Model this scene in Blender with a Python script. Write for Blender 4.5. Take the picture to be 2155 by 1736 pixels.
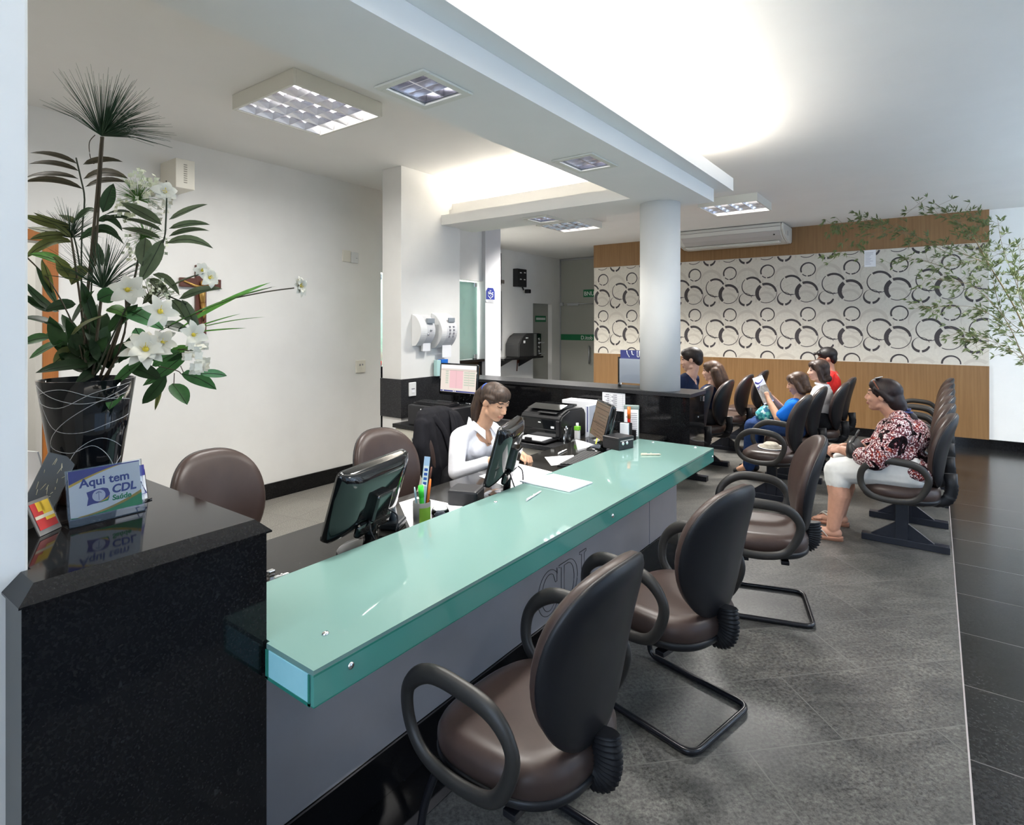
import bpy, bmesh, math, random
from mathutils import Vector, Matrix, Euler, noise as mnoise

for o in list(bpy.data.objects):
    bpy.data.objects.remove(o, do_unlink=True)
SC = bpy.context.scene
COL = SC.collection
PI = math.pi
R = math.radians

# ------------------------------------------------------------------ camera
IMW, IMH = 2155.0, 1736.0
FPX, CXP, HYP, CAMZ = 1211.0, 1077.5, 683.0, 1.6
YAW = math.atan((1968.0 - CXP) / FPX)          # view direction, measured from +X
CY_, SY_ = math.cos(YAW), math.sin(YAW)
cam = bpy.data.cameras.new('camera')
cam.sensor_width = 36.0
cam.lens = FPX / IMW * 36.0
cam.shift_y = -(IMH / 2 - HYP) / IMW
cam.clip_start = 0.02
cam_o = bpy.data.objects.new('camera', cam)
COL.objects.link(cam_o)
cam_o.location = (0, 0, CAMZ)
cam_o.rotation_euler = (PI / 2, 0, YAW - PI / 2)
SC.camera = cam_o

def at(px, py, depth=None, X=None, Y=None, Z=None):
    """world point seen at a photo position on a given depth or plane"""
    r = (px - CXP) / FPX
    u = -(py - HYP) / FPX
    d = Vector((CY_ + SY_ * r, SY_ - CY_ * r, u))
    if depth is not None: t = depth
    elif X is not None: t = X / d.x
    elif Y is not None: t = Y / d.y
    else: t = (Z - CAMZ) / d.z
    return Vector((0, 0, CAMZ)) + d * t

# ------------------------------------------------------------------ colour management, sky
SC.view_settings.view_transform = 'Standard'
SC.view_settings.look = 'None'
SC.view_settings.gamma = 1.0
SC.view_settings.use_curve_mapping = False
SC.view_settings.exposure = 0.27
W = bpy.data.worlds.new('world')
SC.world = W
W.use_nodes = True
W.node_tree.nodes['Background'].inputs[0].default_value = (0.50, 0.68, 1.0, 1)
W.node_tree.nodes['Background'].inputs[1].default_value = 1.2

def area(name, loc, size, power, color=(1, 1, 1), rot=(0, 0, 0), parent=None, spread=None):
    l = bpy.data.lights.new(name, 'AREA')
    l.shape = 'RECTANGLE'
    l.size, l.size_y = size
    l.energy = power
    l.color = color
    if spread: l.spread = spread
    o = bpy.data.objects.new(name, l)
    COL.objects.link(o)
    o.location = loc
    o.rotation_euler = rot
    if parent: o.parent = parent
    return o

# daylight entering through the glazed street side (wall_right and wall_front)
DAY = (0.66, 0.80, 1.0)
for wx in (0.6, 3.4, 6.2):
    area('daylight', (wx + 1.15, -2.33, 1.75), (2.2, 2.3), {.6: 60, 3.4: 215, 6.2: 230}[wx], DAY, (R(-90), 0, 0))
area('daylight', (-1.95, 0.5, 1.75), (2.4, 2.3), 45, DAY, (0, R(-90), 0))

# ------------------------------------------------------------------ material helpers
MATS = {}
def mat(name, col, rough=0.5, metal=0.0, spec=0.5, coat=0.0, emit=None, estr=1.0, trans=0.0, ior=1.45, alpha=1.0):
    if name in MATS: return MATS[name]
    m = bpy.data.materials.new(name)
    m.use_nodes = True
    b = m.node_tree.nodes['Principled BSDF']
    b.inputs['Base Color'].default_value = (*col, 1)
    b.inputs['Roughness'].default_value = rough
    b.inputs['Metallic'].default_value = metal
    b.inputs['Specular IOR Level'].default_value = spec
    b.inputs['Coat Weight'].default_value = coat
    b.inputs['Coat Roughness'].default_value = 0.03
    b.inputs['Transmission Weight'].default_value = trans
    b.inputs['IOR'].default_value = ior
    b.inputs['Alpha'].default_value = alpha
    if emit:
        b.inputs['Emission Color'].default_value = (*emit, 1)
        b.inputs['Emission Strength'].default_value = estr
    m.diffuse_color = (*col, 1)
    MATS[name] = m
    return m

def nodes(m):
    nt = m.node_tree
    return nt, nt.nodes['Principled BSDF'], nt.nodes.new, nt.links.new

def noise_col(m, c1, c2, scale=8, detail=6, lo=0.35, hi=0.65, stretch=None, rough=0.6, extra=None, bump=0.0):
    """base colour mixed from a noise field in object coordinates"""
    nt, b, N, L = nodes(m)
    tc = N('ShaderNodeTexCoord'); mp = N('ShaderNodeMapping'); nz = N('ShaderNodeTexNoise'); cr = N('ShaderNodeValToRGB')
    L(tc.outputs['Object'], mp.inputs['Vector'])
    if stretch: mp.inputs['Scale'].default_value = stretch
    L(mp.outputs[0], nz.inputs['Vector'])
    nz.inputs['Scale'].default_value = scale
    nz.inputs['Detail'].default_value = detail
    nz.inputs['Roughness'].default_value = rough
    cr.color_ramp.elements[0].position = lo
    cr.color_ramp.elements[1].position = hi
    cr.color_ramp.elements[0].color = (*c1, 1)
    cr.color_ramp.elements[1].color = (*c2, 1)
    if extra:
        for p, c in extra:
            e = cr.color_ramp.elements.new(p); e.color = (*c, 1)
    L(nz.outputs['Fac'], cr.inputs[0])
    L(cr.outputs[0], b.inputs['Base Color'])
    if bump:
        bp = N('ShaderNodeBump'); bp.inputs['Strength'].default_value = bump; bp.inputs['Distance'].default_value = 0.002
        L(nz.outputs['Fac'], bp.inputs['Height']); L(bp.outputs[0], b.inputs['Normal'])
    return m

def thin_glass(name, tint=(0.9, 0.97, 0.94), refl=0.08, diffuse=None, dmix=0.0):
    m = bpy.data.materials.new(name); m.use_nodes = True
    nt = m.node_tree; nt.nodes.clear(); N = nt.nodes.new; L = nt.links.new
    out = N('ShaderNodeOutputMaterial'); tr = N('ShaderNodeBsdfTransparent'); gl = N('ShaderNodeBsdfGlossy'); mx = N('ShaderNodeMixShader')
    lw = N('ShaderNodeFresnel'); lw.inputs[0].default_value = 1.0 + refl * 5
    tr.inputs[0].default_value = (*tint, 1); gl.inputs['Roughness'].default_value = 0.02
    L(lw.outputs[0], mx.inputs[0]); L(tr.outputs[0], mx.inputs[1]); L(gl.outputs[0], mx.inputs[2])
    last = mx
    if diffuse:
        df = N('ShaderNodeBsdfDiffuse'); df.inputs[0].default_value = (*diffuse, 1)
        m2 = N('ShaderNodeMixShader'); m2.inputs[0].default_value = 1 - dmix
        L(df.outputs[0], m2.inputs[1]); L(mx.outputs[0], m2.inputs[2]); last = m2
    L(last.outputs[0], out.inputs[0])
    MATS[name] = m
    return m

# ------------------------------------------------------------------ mesh helpers
def BM(): return bmesh.new()

def box(bm, x0, x1, y0, y1, z0, z1, bev=0.0, seg=2, mi=0, M=None):
    t = bmesh.new()
    bmesh.ops.create_cube(t, size=1)
    for v in t.verts:
        v.co = Vector((x0 + (v.co.x + .5) * (x1 - x0), y0 + (v.co.y + .5) * (y1 - y0), z0 + (v.co.z + .5) * (z1 - z0)))
    if bev: bmesh.ops.bevel(t, geom=list(t.edges), offset=bev, segments=seg, affect='EDGES', profile=0.5)
    join(bm, t, M, mi)
    return bm

def join(bm, t, M=None, mi=0):
    if M is not None: bmesh.ops.transform(t, matrix=M, verts=t.verts)
    mp = {}
    for v in t.verts: mp[v] = bm.verts.new(v.co)
    for f in t.faces:
        try:
            g = bm.faces.new([mp[v] for v in f.verts]); g.material_index = mi if mi else f.material_index; g.smooth = f.smooth
        except ValueError: pass
    t.free()

def smoothpath(pts, closed=False, n=6):
    """Catmull-Rom resample"""
    P = [Vector(p) for p in pts]; out = []; m = len(P)
    for i in range(m if closed else m - 1):
        a = P[(i - 1) % m] if (closed or i > 0) else P[0]
        b, c = P[i], P[(i + 1) % m]
        d = P[(i + 2) % m] if (closed or i + 2 < m) else P[-1]
        for k in range(n):
            t = k / n
            out.append(0.5 * ((2 * b) + (c - a) * t + (2 * a - 5 * b + 4 * c - d) * t * t + (3 * b - a - 3 * c + d) * t ** 3))
    if not closed: out.append(P[-1])
    return out

def fillet(pts, rad, n=6, closed=False):
    """polyline with rounded corners"""
    P = [Vector(p) for p in pts]; m = len(P); out = []
    for i in range(m):
        if not closed and i in (0, m - 1): out.append(P[i]); continue
        a, b, c = P[(i - 1) % m], P[i], P[(i + 1) % m]
        u, w = (a - b), (c - b)
        r = min(rad, u.length * .49, w.length * .49)
        p, q = b + u.normalized() * r, b + w.normalized() * r
        for k in range(n + 1):
            t = k / n
            out.append(p * (1 - t) ** 2 + b * 2 * t * (1 - t) + q * t * t)
    return out

def tube(bm, pts, r, n=10, closed=False, sx=1.0, sy=1.0, up=(0, 0, 1), cap=True, mi=0, M=None):
    """sweep an ellipse (r*sx sideways, r*sy along up) along pts; r may be a list"""
    P = [Vector(p) for p in pts]; m = len(P); up = Vector(up)
    rings = []; side = None
    for i in range(m):
        if closed: d = P[(i + 1) % m] - P[i - 1]
        else: d = P[min(i + 1, m - 1)] - P[max(i - 1, 0)]
        if d.length < 1e-9: d = Vector((0, 0, 1))
        d.normalize()
        s = d.cross(up)
        if s.length < 0.15:
            s = side if side is not None else d.cross(Vector((1, 0.02, 0)))
            s = s - d * s.dot(d)
        s.normalize(); side = s
        u = s.cross(d)
        rr = r[i] if isinstance(r, (list, tuple)) else r
        ring = []
        for k in range(n):
            a = 2 * PI * k / n
            p = P[i] + s * math.cos(a) * rr * sx + u * math.sin(a) * rr * sy
            ring.append(bm.verts.new(M @ p if M is not None else p))
        rings.append(ring)
    for i in range(m if closed else m - 1):
        A, B = rings[i], rings[(i + 1) % m]
        for k in range(n):
            f = bm.faces.new((A[k], A[(k + 1) % n], B[(k + 1) % n], B[k])); f.smooth = True; f.material_index = mi
    if cap and not closed:
        for ring in (rings[0][::-1], rings[-1]):
            f = bm.faces.new(ring); f.material_index = mi
    return bm

def lathe(bm, prof, n=32, M=None, mi=0, cap=True):
    rings = []
    for (r, z) in prof:
        rings.append([bm.verts.new((M @ Vector((r * math.cos(2 * PI * k / n), r * math.sin(2 * PI * k / n), z))) if M is not None
                      else (r * math.cos(2 * PI * k / n), r * math.sin(2 * PI * k / n), z)) for k in range(n)])
    for A, B in zip(rings, rings[1:]):
        for k in range(n):
            f = bm.faces.new((A[k], A[(k + 1) % n], B[(k + 1) % n], B[k])); f.smooth = True; f.material_index = mi
    if cap:
        if prof[0][0] > 1e-6: bm.faces.new(rings[0][::-1]).material_index = mi
        if prof[-1][0] > 1e-6: bm.faces.new(rings[-1]).material_index = mi
    return bm

def cyl(bm, p0, p1, r, n=16, mi=0, r1=None):
    return tube(bm, [p0, p1], [r, r1 if r1 is not None else r], n=n, mi=mi)

def prism(bm, poly, a, b, axis='x', mi=0, M=None):
    """extrude a 2-D polygon from a to b along an axis; poly gives the two other coordinates in order"""
    def mk(u, v, t):
        p = {'x': (t, u, v), 'y': (u, t, v), 'z': (u, v, t)}[axis]
        return bm.verts.new(M @ Vector(p) if M is not None else p)
    A = [mk(u, v, a) for u, v in poly]; B = [mk(u, v, b) for u, v in poly]
    n = len(poly); fs = []
    for k in range(n): fs.append(bm.faces.new((A[k], A[(k + 1) % n], B[(k + 1) % n], B[k])))
    fs += [bm.faces.new(A[::-1]), bm.faces.new(B)]
    for f in fs: f.material_index = mi
    return bm

def ellipsoid(bm, c, r, rot=None, sub=2, mi=0):
    t = bmesh.new(); bmesh.ops.create_icosphere(t, subdivisions=sub, radius=1)
    M = Matrix.Translation(c) @ (rot.to_4x4() if rot is not None else Matrix()) @ Matrix.Diagonal((*r, 1))
    for f in t.faces: f.smooth = True
    join(bm, t, M, mi)

def superell(w, d, e, n):
    out = []
    for k in range(n):
        a = 2 * PI * k / n
        c, s = math.cos(a), math.sin(a)
        out.append((w * math.copysign(abs(c) ** (2 / e), c), d * math.copysign(abs(s) ** (2 / e), s)))
    return out

def loft(bm, rings, cap=True, mi=0, smooth=True, M=None):
    V = [[bm.verts.new(M @ Vector(p) if M is not None else p) for p in r] for r in rings]
    n = len(V[0])
    for A, B in zip(V, V[1:]):
        for k in range(n):
            f = bm.faces.new((A[k], A[(k + 1) % n], B[(k + 1) % n], B[k])); f.smooth = smooth; f.material_index = mi
    if cap:
        f = bm.faces.new(V[0][::-1]); f.material_index = mi; f.smooth = smooth
        f = bm.faces.new(V[-1]); f.material_index = mi; f.smooth = smooth
    return bm

# ------------------------------------------------------------------ object helpers
def obj(name, bm, m, parent=None, loc=None, rot=None, smooth=False):
    me = bpy.data.meshes.new(name)
    bmesh.ops.recalc_face_normals(bm, faces=bm.faces)
    bm.to_mesh(me); bm.free()
    for x in (m if isinstance(m, (list, tuple)) else [m]): me.materials.append(x)
    if smooth:
        for p in me.polygons: p.use_smooth = True
    o = bpy.data.objects.new(name, me); COL.objects.link(o)
    if parent is not None: o.parent = parent
    if loc is not None: o.location = loc
    if rot is not None: o.rotation_euler = rot
    return o

def thing(name, label, cat, loc=(0, 0, 0), rz=0.0, group=None):
    o = bpy.data.objects.new(name, None); COL.objects.link(o)
    o.empty_display_size = 0.1
    o.location = loc; o.rotation_euler = (0, 0, rz)
    return tag(o, label, cat, group)

def tag(o, label, cat, group=None):
    o['label'] = label; o['category'] = cat
    if group: o['group'] = group
    return o

def struct(name, bm, m, parent=None):
    o = obj(name, bm, m, parent)
    if parent is None: o['kind'] = 'structure'
    return o

def dup(root, loc, rz, label, group=None):
    r = root.copy(); COL.objects.link(r)
    r.location = loc; r.rotation_euler = (0, 0, rz); r['label'] = label
    if group: r['group'] = group
    for ch in list(root.children):
        c = ch.copy(); COL.objects.link(c); c.parent = r
        for g in list(ch.children):
            d = g.copy(); COL.objects.link(d); d.parent = c
    return r

def text(name, s, size, m, parent, M, extrude=0.0006, align='LEFT', offset=0.0, shear=0.0, space=1.0):
    """lettering as a mesh; M places it (text lies in its local XY plane)"""
    cu = bpy.data.curves.new(name, 'FONT'); cu.body = s; cu.size = size; cu.extrude = extrude
    cu.align_x = align; cu.offset = offset; cu.shear = shear; cu.space_character = space; cu.resolution_u = 4
    t = bpy.data.objects.new('tmp', cu); COL.objects.link(t)
    dg = bpy.context.evaluated_depsgraph_get(); dg.update()
    me = bpy.data.meshes.new_from_object(t.evaluated_get(dg))
    bpy.data.objects.remove(t, do_unlink=True)
    me.transform(M); me.materials.clear(); me.materials.append(m); me.name = name
    o = bpy.data.objects.new(name, me); COL.objects.link(o)
    if parent is not None: o.parent = parent
    return o

def frame(o, x, y):
    """matrix with origin o and local X, Y directions (Z = X cross Y)"""
    x = Vector(x).normalized(); y = Vector(y); y = (y - x * y.dot(x)).normalized(); z = x.cross(y)
    M = Matrix((x, y, z)).transposed().to_4x4(); M.translation = Vector(o)
    return M
# ------------------------------------------------------------------ shared materials
m_wall = noise_col(mat('white_paint', (.80, .79, .76), .65, spec=.3), (.79, .78, .75), (.82, .81, .78), 3, 3)
m_ceil = noise_col(mat('ceiling_paint', (.86, .85, .82), .8, spec=.2), (.85, .84, .81), (.87, .86, .83), 2, 3)
m_black = mat('black_plastic', (.012, .012, .014), .38)
m_gloss = mat('glossy_black_plastic', (.006, .007, .008), .08, coat=.4)
m_chrome = mat('chrome', (.85, .85, .86), .12, metal=1)
m_steel = mat('brushed_steel', (.55, .56, .58), .32, metal=1)
m_whiteplas = mat('white_plastic', (.78, .78, .77), .35)
m_cream = mat('cream_plastic', (.74, .71, .62), .45)
m_paper = mat('paper', (.86, .86, .88), .75, spec=.2)
m_ink = mat('ink_grey', (.20, .20, .23), .7)

def granite(name, c0, c1, c2, rough=.07, scale=160):
    m = mat(name, c0, rough, spec=.32, coat=.0)
    nt, b, N, L = nodes(m)
    tc = N('ShaderNodeTexCoord'); vo = N('ShaderNodeTexNoise'); n2 = N('ShaderNodeTexNoise'); r1 = N('ShaderNodeValToRGB'); r2 = N('ShaderNodeValToRGB'); mx = N('ShaderNodeMix')
    L(tc.outputs['Object'], vo.inputs['Vector']); L(tc.outputs['Object'], n2.inputs['Vector'])
    vo.inputs['Scale'].default_value = scale; vo.inputs['Detail'].default_value = 2
    n2.inputs['Scale'].default_value = scale * .35; n2.inputs['Detail'].default_value = 4
    r1.color_ramp.elements[0].position = .45; r1.color_ramp.elements[1].position = .72
    r1.color_ramp.elements[0].color = (*c0, 1); r1.color_ramp.elements[1].color = (*c1, 1)
    r2.color_ramp.elements[0].position = .66; r2.color_ramp.elements[1].position = .78
    r2.color_ramp.elements[0].color = (0, 0, 0, 1); r2.color_ramp.elements[1].color = (1, 1, 1, 1)
    mx.data_type = 'RGBA'
    L(vo.outputs['Fac'], r1.inputs[0]); L(n2.outputs['Fac'], r2.inputs[0])
    L(r2.outputs[0], mx.inputs['Factor']); L(r1.outputs[0], mx.inputs[6]); mx.inputs[7].default_value = (*c2, 1)
    L(mx.outputs[2], b.inputs['Base Color'])
    return m
m_granite = granite('black_granite', (.005, .005, .006), (.012, .012, .012), (.022, .023, .024))
m_desk = granite('dark_granite_desk', (.016, .015, .014), (.035, .033, .030), (.07, .065, .06), .09)
m_gsatin = granite('honed_black_granite', (.02, .02, .022), (.05, .05, .052), (.12, .12, .12), .3)

def tile_floor(name, c1, c2, c3, grout, tw, th, ang, nscale, rough, gw=.004, off=.5, shift=(0, 0), vein=0.0):
    m = mat(name, c1, rough, spec=.5)
    nt, b, N, L = nodes(m)
    tc = N('ShaderNodeTexCoord'); mp = N('ShaderNodeMapping'); br = N('ShaderNodeTexBrick')
    L(tc.outputs['Object'], mp.inputs[0]); mp.inputs['Rotation'].default_value = (0, 0, ang); mp.inputs['Location'].default_value = (*shift, 0)
    L(mp.outputs[0], br.inputs['Vector'])
    br.offset = off; br.inputs['Scale'].default_value = 1; br.inputs['Brick Width'].default_value = tw; br.inputs['Row Height'].default_value = th
    br.inputs['Mortar Size'].default_value = gw; br.inputs['Mortar Smooth'].default_value = .1
    br.inputs['Color1'].default_value = (0, 0, 0, 1); br.inputs['Color2'].default_value = (1, 1, 1, 1); br.inputs['Mortar'].default_value = (.5, .5, .5, 1)
    # fine grain + broad clouds
    n1 = N('ShaderNodeTexNoise'); n1.inputs['Scale'].default_value = nscale; n1.inputs['Detail'].default_value = 8; n1.inputs['Roughness'].default_value = .75
    n2 = N('ShaderNodeTexNoise'); n2.inputs['Scale'].default_value = 2.2; n2.inputs['Detail'].default_value = 5; n2.inputs['Distortion'].default_value = 1.2
    mp2 = N('ShaderNodeMapping'); mp2.inputs['Scale'].default_value = (1, 1.9, 1); L(mp.outputs[0], mp2.inputs[0])
    sepc = N('ShaderNodeMath'); sepc.operation = 'MULTIPLY'; L(br.outputs['Color'], sepc.inputs[0]); sepc.inputs[1].default_value = 7.0
    cmb = N('ShaderNodeCombineXYZ'); L(sepc.outputs[0], cmb.inputs[2])
    ad = N('ShaderNodeVectorMath'); ad.operation = 'ADD'; L(mp2.outputs[0], ad.inputs[0]); L(cmb.outputs[0], ad.inputs[1])
    L(ad.outputs[0], n2.inputs['Vector']); L(mp.outputs[0], n1.inputs['Vector'])
    r2 = N('ShaderNodeValToRGB'); r2.color_ramp.elements[0].position = .3; r2.color_ramp.elements[1].position = .7
    r2.color_ramp.elements[0].color = (*c1, 1); r2.color_ramp.elements[1].color = (*c2, 1); L(n2.outputs['Fac'], r2.inputs[0])
    r1 = N('ShaderNodeValToRGB'); r1.color_ramp.elements[0].position = .36; r1.color_ramp.elements[1].position = .62
    r1.color_ramp.elements[0].color = (.30, .30, .30, 1); r1.color_ramp.elements[1].color = (1.55, 1.55, 1.50, 1); L(n1.outputs['Fac'], r1.inputs[0])
    mu = N('ShaderNodeMix'); mu.data_type = 'RGBA'; mu.blend_type = 'MULTIPLY'; mu.inputs['Factor'].default_value = 1
    L(r2.outputs[0], mu.inputs[6]); L(r1.outputs[0], mu.inputs[7]); last = mu.outputs[2]
    if vein:
        # dark curly flecks of the slate
        n3 = N('ShaderNodeTexNoise'); n3.inputs['Scale'].default_value = 30; n3.inputs['Detail'].default_value = 3; n3.inputs['Distortion'].default_value = 1.6
        L(mp2.outputs[0], n3.inputs['Vector'])
        r3 = N('ShaderNodeValToRGB'); e = r3.color_ramp.elements
        e[0].position = .482; e[0].color = (1, 1, 1, 1); e[1].position = .518; e[1].color = (1, 1, 1, 1); q = e.new(.50); q.color = (.35, .36, .42, 1)
        L(n3.outputs['Fac'], r3.inputs[0])
        mv = N('ShaderNodeMix'); mv.data_type = 'RGBA'; mv.blend_type = 'MULTIPLY'; mv.inputs['Factor'].default_value = vein
        L(last, mv.inputs[6]); L(r3.outputs[0], mv.inputs[7]); last = mv.outputs[2]
    mg = N('ShaderNodeMix'); mg.data_type = 'RGBA'; L(br.outputs['Fac'], mg.inputs['Factor']); L(last, mg.inputs[6]); mg.inputs[7].default_value = (*grout, 1)
    L(mg.outputs[2], b.inputs['Base Color'])
    rr = N('ShaderNodeMapRange'); rr.inputs['To Min'].default_value = rough - .06; rr.inputs['To Max'].default_value = rough + .16
    L(n1.outputs['Fac'], rr.inputs['Value']); L(rr.outputs[0], b.inputs['Roughness'])
    bp = N('ShaderNodeBump'); bp.inputs['Strength'].default_value = .12; bp.inputs['Distance'].default_value = .002
    L(n1.outputs['Fac'], bp.inputs['Height']); L(bp.outputs[0], b.inputs['Normal'])
    return m
m_slate = tile_floor('grey_slate_tile', (.046, .046, .045), (.108, .105, .098), None, (.11, .107, .10), .80, .40, R(45), 62, .34, .0028, vein=.75)
m_office = tile_floor('grey_granite_tile', (.20, .19, .175), (.235, .225, .205), None, (.10, .095, .085), .45, .45, R(-12), 120, .30, .002, off=0)
m_blackfloor = tile_floor('black_floor_tile', (.013, .013, .014), (.022, .022, .023), None, (.09, .085, .085), 1.2, .545, R(90), 60, .13, .003, off=0, shift=(0, .02))
m_blackfloor.node_tree.nodes['Principled BSDF'].inputs['Specular IOR Level'].default_value = .28

def wood(name, c1, c2, axis=(26, 26, .8)):
    m = mat(name, c1, .38, spec=.4)
    nt, b, N, L = nodes(m)
    tc = N('ShaderNodeTexCoord'); mp = N('ShaderNodeMapping'); nz = N('ShaderNodeTexNoise'); cr = N('ShaderNodeValToRGB')
    mp.inputs['Scale'].default_value = axis
    L(tc.outputs['Object'], mp.inputs[0]); L(mp.outputs[0], nz.inputs['Vector'])
    nz.inputs['Scale'].default_value = 1.4; nz.inputs['Detail'].default_value = 7; nz.inputs['Roughness'].default_value = .65; nz.inputs['Distortion'].default_value = .5
    cr.color_ramp.elements[0].position = .3; cr.color_ramp.elements[1].position = .7
    cr.color_ramp.elements[0].color = (*c1, 1); cr.color_ramp.elements[1].color = (*c2, 1)
    L(nz.outputs['Fac'], cr.inputs[0]); L(cr.outputs[0], b.inputs['Base Color'])
    return m
m_wood = wood('brown_laminate', (.20, .105, .040), (.275, .155, .066))
m_doorwood = wood('orange_varnished_wood', (.36, .12, .025), (.45, .17, .04))

CEIL = 3.08
XB = 9.6           # far wall
YL = 4.92          # office side wall
YR = -2.4          # street side

# ------------------------------------------------------------------ floor and ceiling
bm = BM(); box(bm, -2.0, 12.5, -.10, 1.62, -.12, 0); box(bm, 4.2, 12.5, 1.62, 8.2, -.12, 0)
struct('floor', bm, m_slate)
bm = BM(); box(bm, -2.0, 4.2, 1.62, 8.2, -.12, 0); struct('floor.001', bm, m_office)
bm = BM(); box(bm, -2.0, 12.5, YR - .1, -.104, -.12, 0.0); struct('floor.002', bm, m_blackfloor)
bm = BM(); box(bm, -2.0, XB, -.104, -.098, -.05, .002); struct('trim_1', bm, mat('pale_metal_strip', (.55, .50, .50), .3, metal=.6))
bm = BM(); box(bm, -2.0, 12.5, YR - .1, 8.2, CEIL, CEIL + .15); struct('ceiling', bm, m_ceil)

# ------------------------------------------------------------------ office wall (left) with a doorway, cashier wall beyond
bm = BM()
dx0, dx1, dz = .62, 1.27, 2.17
box(bm, -2.0, dx0, YL, YL + .16, 0, CEIL); box(bm, dx1, 4.25, YL, YL + .16, 0, CEIL); box(bm, dx0, dx1, YL, YL + .16, dz, CEIL)
struct('wall_left', bm, m_wall)
bm = BM()
box(bm, dx1 - .002, dx1 + .085, YL - .015, YL + .012, 0, dz + .07, .004); box(bm, dx0 - .085, dx0 + .002, YL - .015, YL + .012, 0, dz + .07, .004)
box(bm, dx0 - .08, dx1 + .08, YL - .016, YL + .012, dz, dz + .075, .004)
struct('trim_2', bm, m_doorwood)
# the small room seen through the doorway
bm = BM(); box(bm, -.6, 2.4, 7.3, 7.4, 0, CEIL); box(bm, -.7, -.6, YL + .16, 7.4, 0, CEIL); box(bm, 2.4, 2.5, YL + .16, 7.4, 0, CEIL); struct('wall_back', bm, m_wall)
bm = BM(); box(bm, dx1 + .10, 4.25, YL - .018, YL, 0, .145, .003); struct('baseboard_left', bm, m_granite)
# return of the wall into the corridor side
bm = BM(); box(bm, 4.15, 4.25, YL + .16, 6.9, 0, CEIL); struct('wall_left.001', bm, m_wall)

# cashier wall: black base, glass, white above, white pillar at its end
YC = 4.98
bm = BM(); box(bm, 4.25, 6.08, YC, YC + .12, 2.19, CEIL); struct('wall_left.002', bm, m_wall)
bm = BM(); box(bm, 6.08, 6.42, YC - .06, YC + .35, 0, CEIL); struct('wall_left.003', bm, mat('cool_white_paint', (.64, .64, .66), .6))
bm = BM(); box(bm, 4.25, 6.08, YC, YC + .10, 0, 1.10); box(bm, 4.25, 6.10, YC - .05, YC + .16, 1.10, 1.135, .004); struct('wall_left.004', bm, m_granite)
m_wingl = thin_glass('greenish_window_glass', (.80, .95, .90), .10, (.64, .80, .75), .22)
bm = BM(); box(bm, 4.27, 6.04, YC + .05, YC + .06, 1.14, 2.17)
wn = struct('window_1', bm, m_wingl)
for hx, hz in ((4.32, 1.16), (4.32, 2.13), (5.99, 1.16), (5.99, 2.13)):
    bm = BM(); box(bm, hx - .03, hx + .03, YC + .035, YC + .075, hz - .025, hz + .035, .005); obj('clamp', bm, m_chrome, wn)
bm = BM(); box(bm, 4.25, 6.6, 6.0, 6.1, 0, CEIL); box(bm, 6.42, 6.5, YC + .3, 6.1, 0, CEIL); struct('wall_back.001', bm, mat('booth_paint', (.76, .80, .78), .6))

area('booth_fill_light', (5.2, 5.5, 3.0), (.6, .6), 65, (1, 1, .97))  # unseen light added to brighten the booth behind its glass
area('room_fill_light', (.9, 6.3, 3.0), (.8, .8), 26, (1, .98, .94))  # light added for the doorway room, its source unseen
# ------------------------------------------------------------------ corridor
YK = 6.82; XD = 11.1
bm = BM(); box(bm, 4.2, 10.02, YK, YK + .12, 0, CEIL); box(bm, 10.02, 10.76, YK, YK + .12, 2.05, CEIL); box(bm, 10.76, XD + .1, YK, YK + .12, 0, CEIL)
struct('wall_left.005', bm, m_wall)
m_frost = thin_glass('frosted_door_glass', (.62, .66, .60), .12, (.58, .58, .52), .6)
bm = BM(); box(bm, 10.0, 10.78, YK + .10, YK + .112, 0, 2.06); d1 = struct('door_1', bm, m_frost)
bm = BM(); box(bm, 9.6, 11.2, 7.9, 8.0, 0, CEIL); struct('wall_back.002', bm, m_wall)
bm = BM(); box(bm, XD, XD + .012, 5.25, YK, 0, CEIL - .05); d2 = struct('door_2', bm, m_frost)
bm = BM(); box(bm, XD - .012, XD + .03, 5.25, YK, CEIL - .05, CEIL - .01); box(bm, XD - .012, XD + .03, YK - .03, YK, 0, CEIL - .01); obj('door_frame', bm, m_steel, d2)
m_green = mat('green_vinyl', (.01, .16, .06), .5); m_sgw = mat('sign_white', (.80, .82, .80), .5)
bm = BM(); box(bm, XD - .006, XD - .001, 5.28, YK - .02, 1.255, 1.385); obj('safety_stripe', bm, m_green, d2)
bm = BM(); cyl(bm, (XD - .05, 6.05, .75), (XD - .05, 6.05, 1.14), .018, 12); cyl(bm, (XD - .05, 6.05, .80), (XD, 6.05, .80), .01, 8); cyl(bm, (XD - .05, 6.05, 1.09), (XD, 6.05, 1.09), .01, 8)
obj('door_handle', bm, m_steel, d2)
bm = BM(); box(bm, XD - .05, XD - .005, YK - .50, YK - .22, 2.02, 2.08, .006); box(bm, XD - .06, XD, YK - .10, YK - .02, 2.02, 2.09, .006)
tube(bm, [(XD - .03, YK - .06, 2.06), (XD - .06, YK - .3, 2.07), (XD - .03, YK - .85, 2.05)], .010, 6); obj('door_closer', bm, m_steel, d2)
bm = BM(); box(bm, XD - .006, XD - .001, 5.72, 6.215, 2.20, 2.365); obj('door_plate', bm, m_green, d2)
bm = BM(); box(bm, XD + .6, XD + .7, 3.0, 8.0, 0, CEIL); struct('wall_back.003', bm, m_wall)
bm = BM(); box(bm, 10.25, 10.66, YK + .092, YK + .098, 1.66, 1.79); obj('door_plate', bm, m_green, d1)

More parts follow.
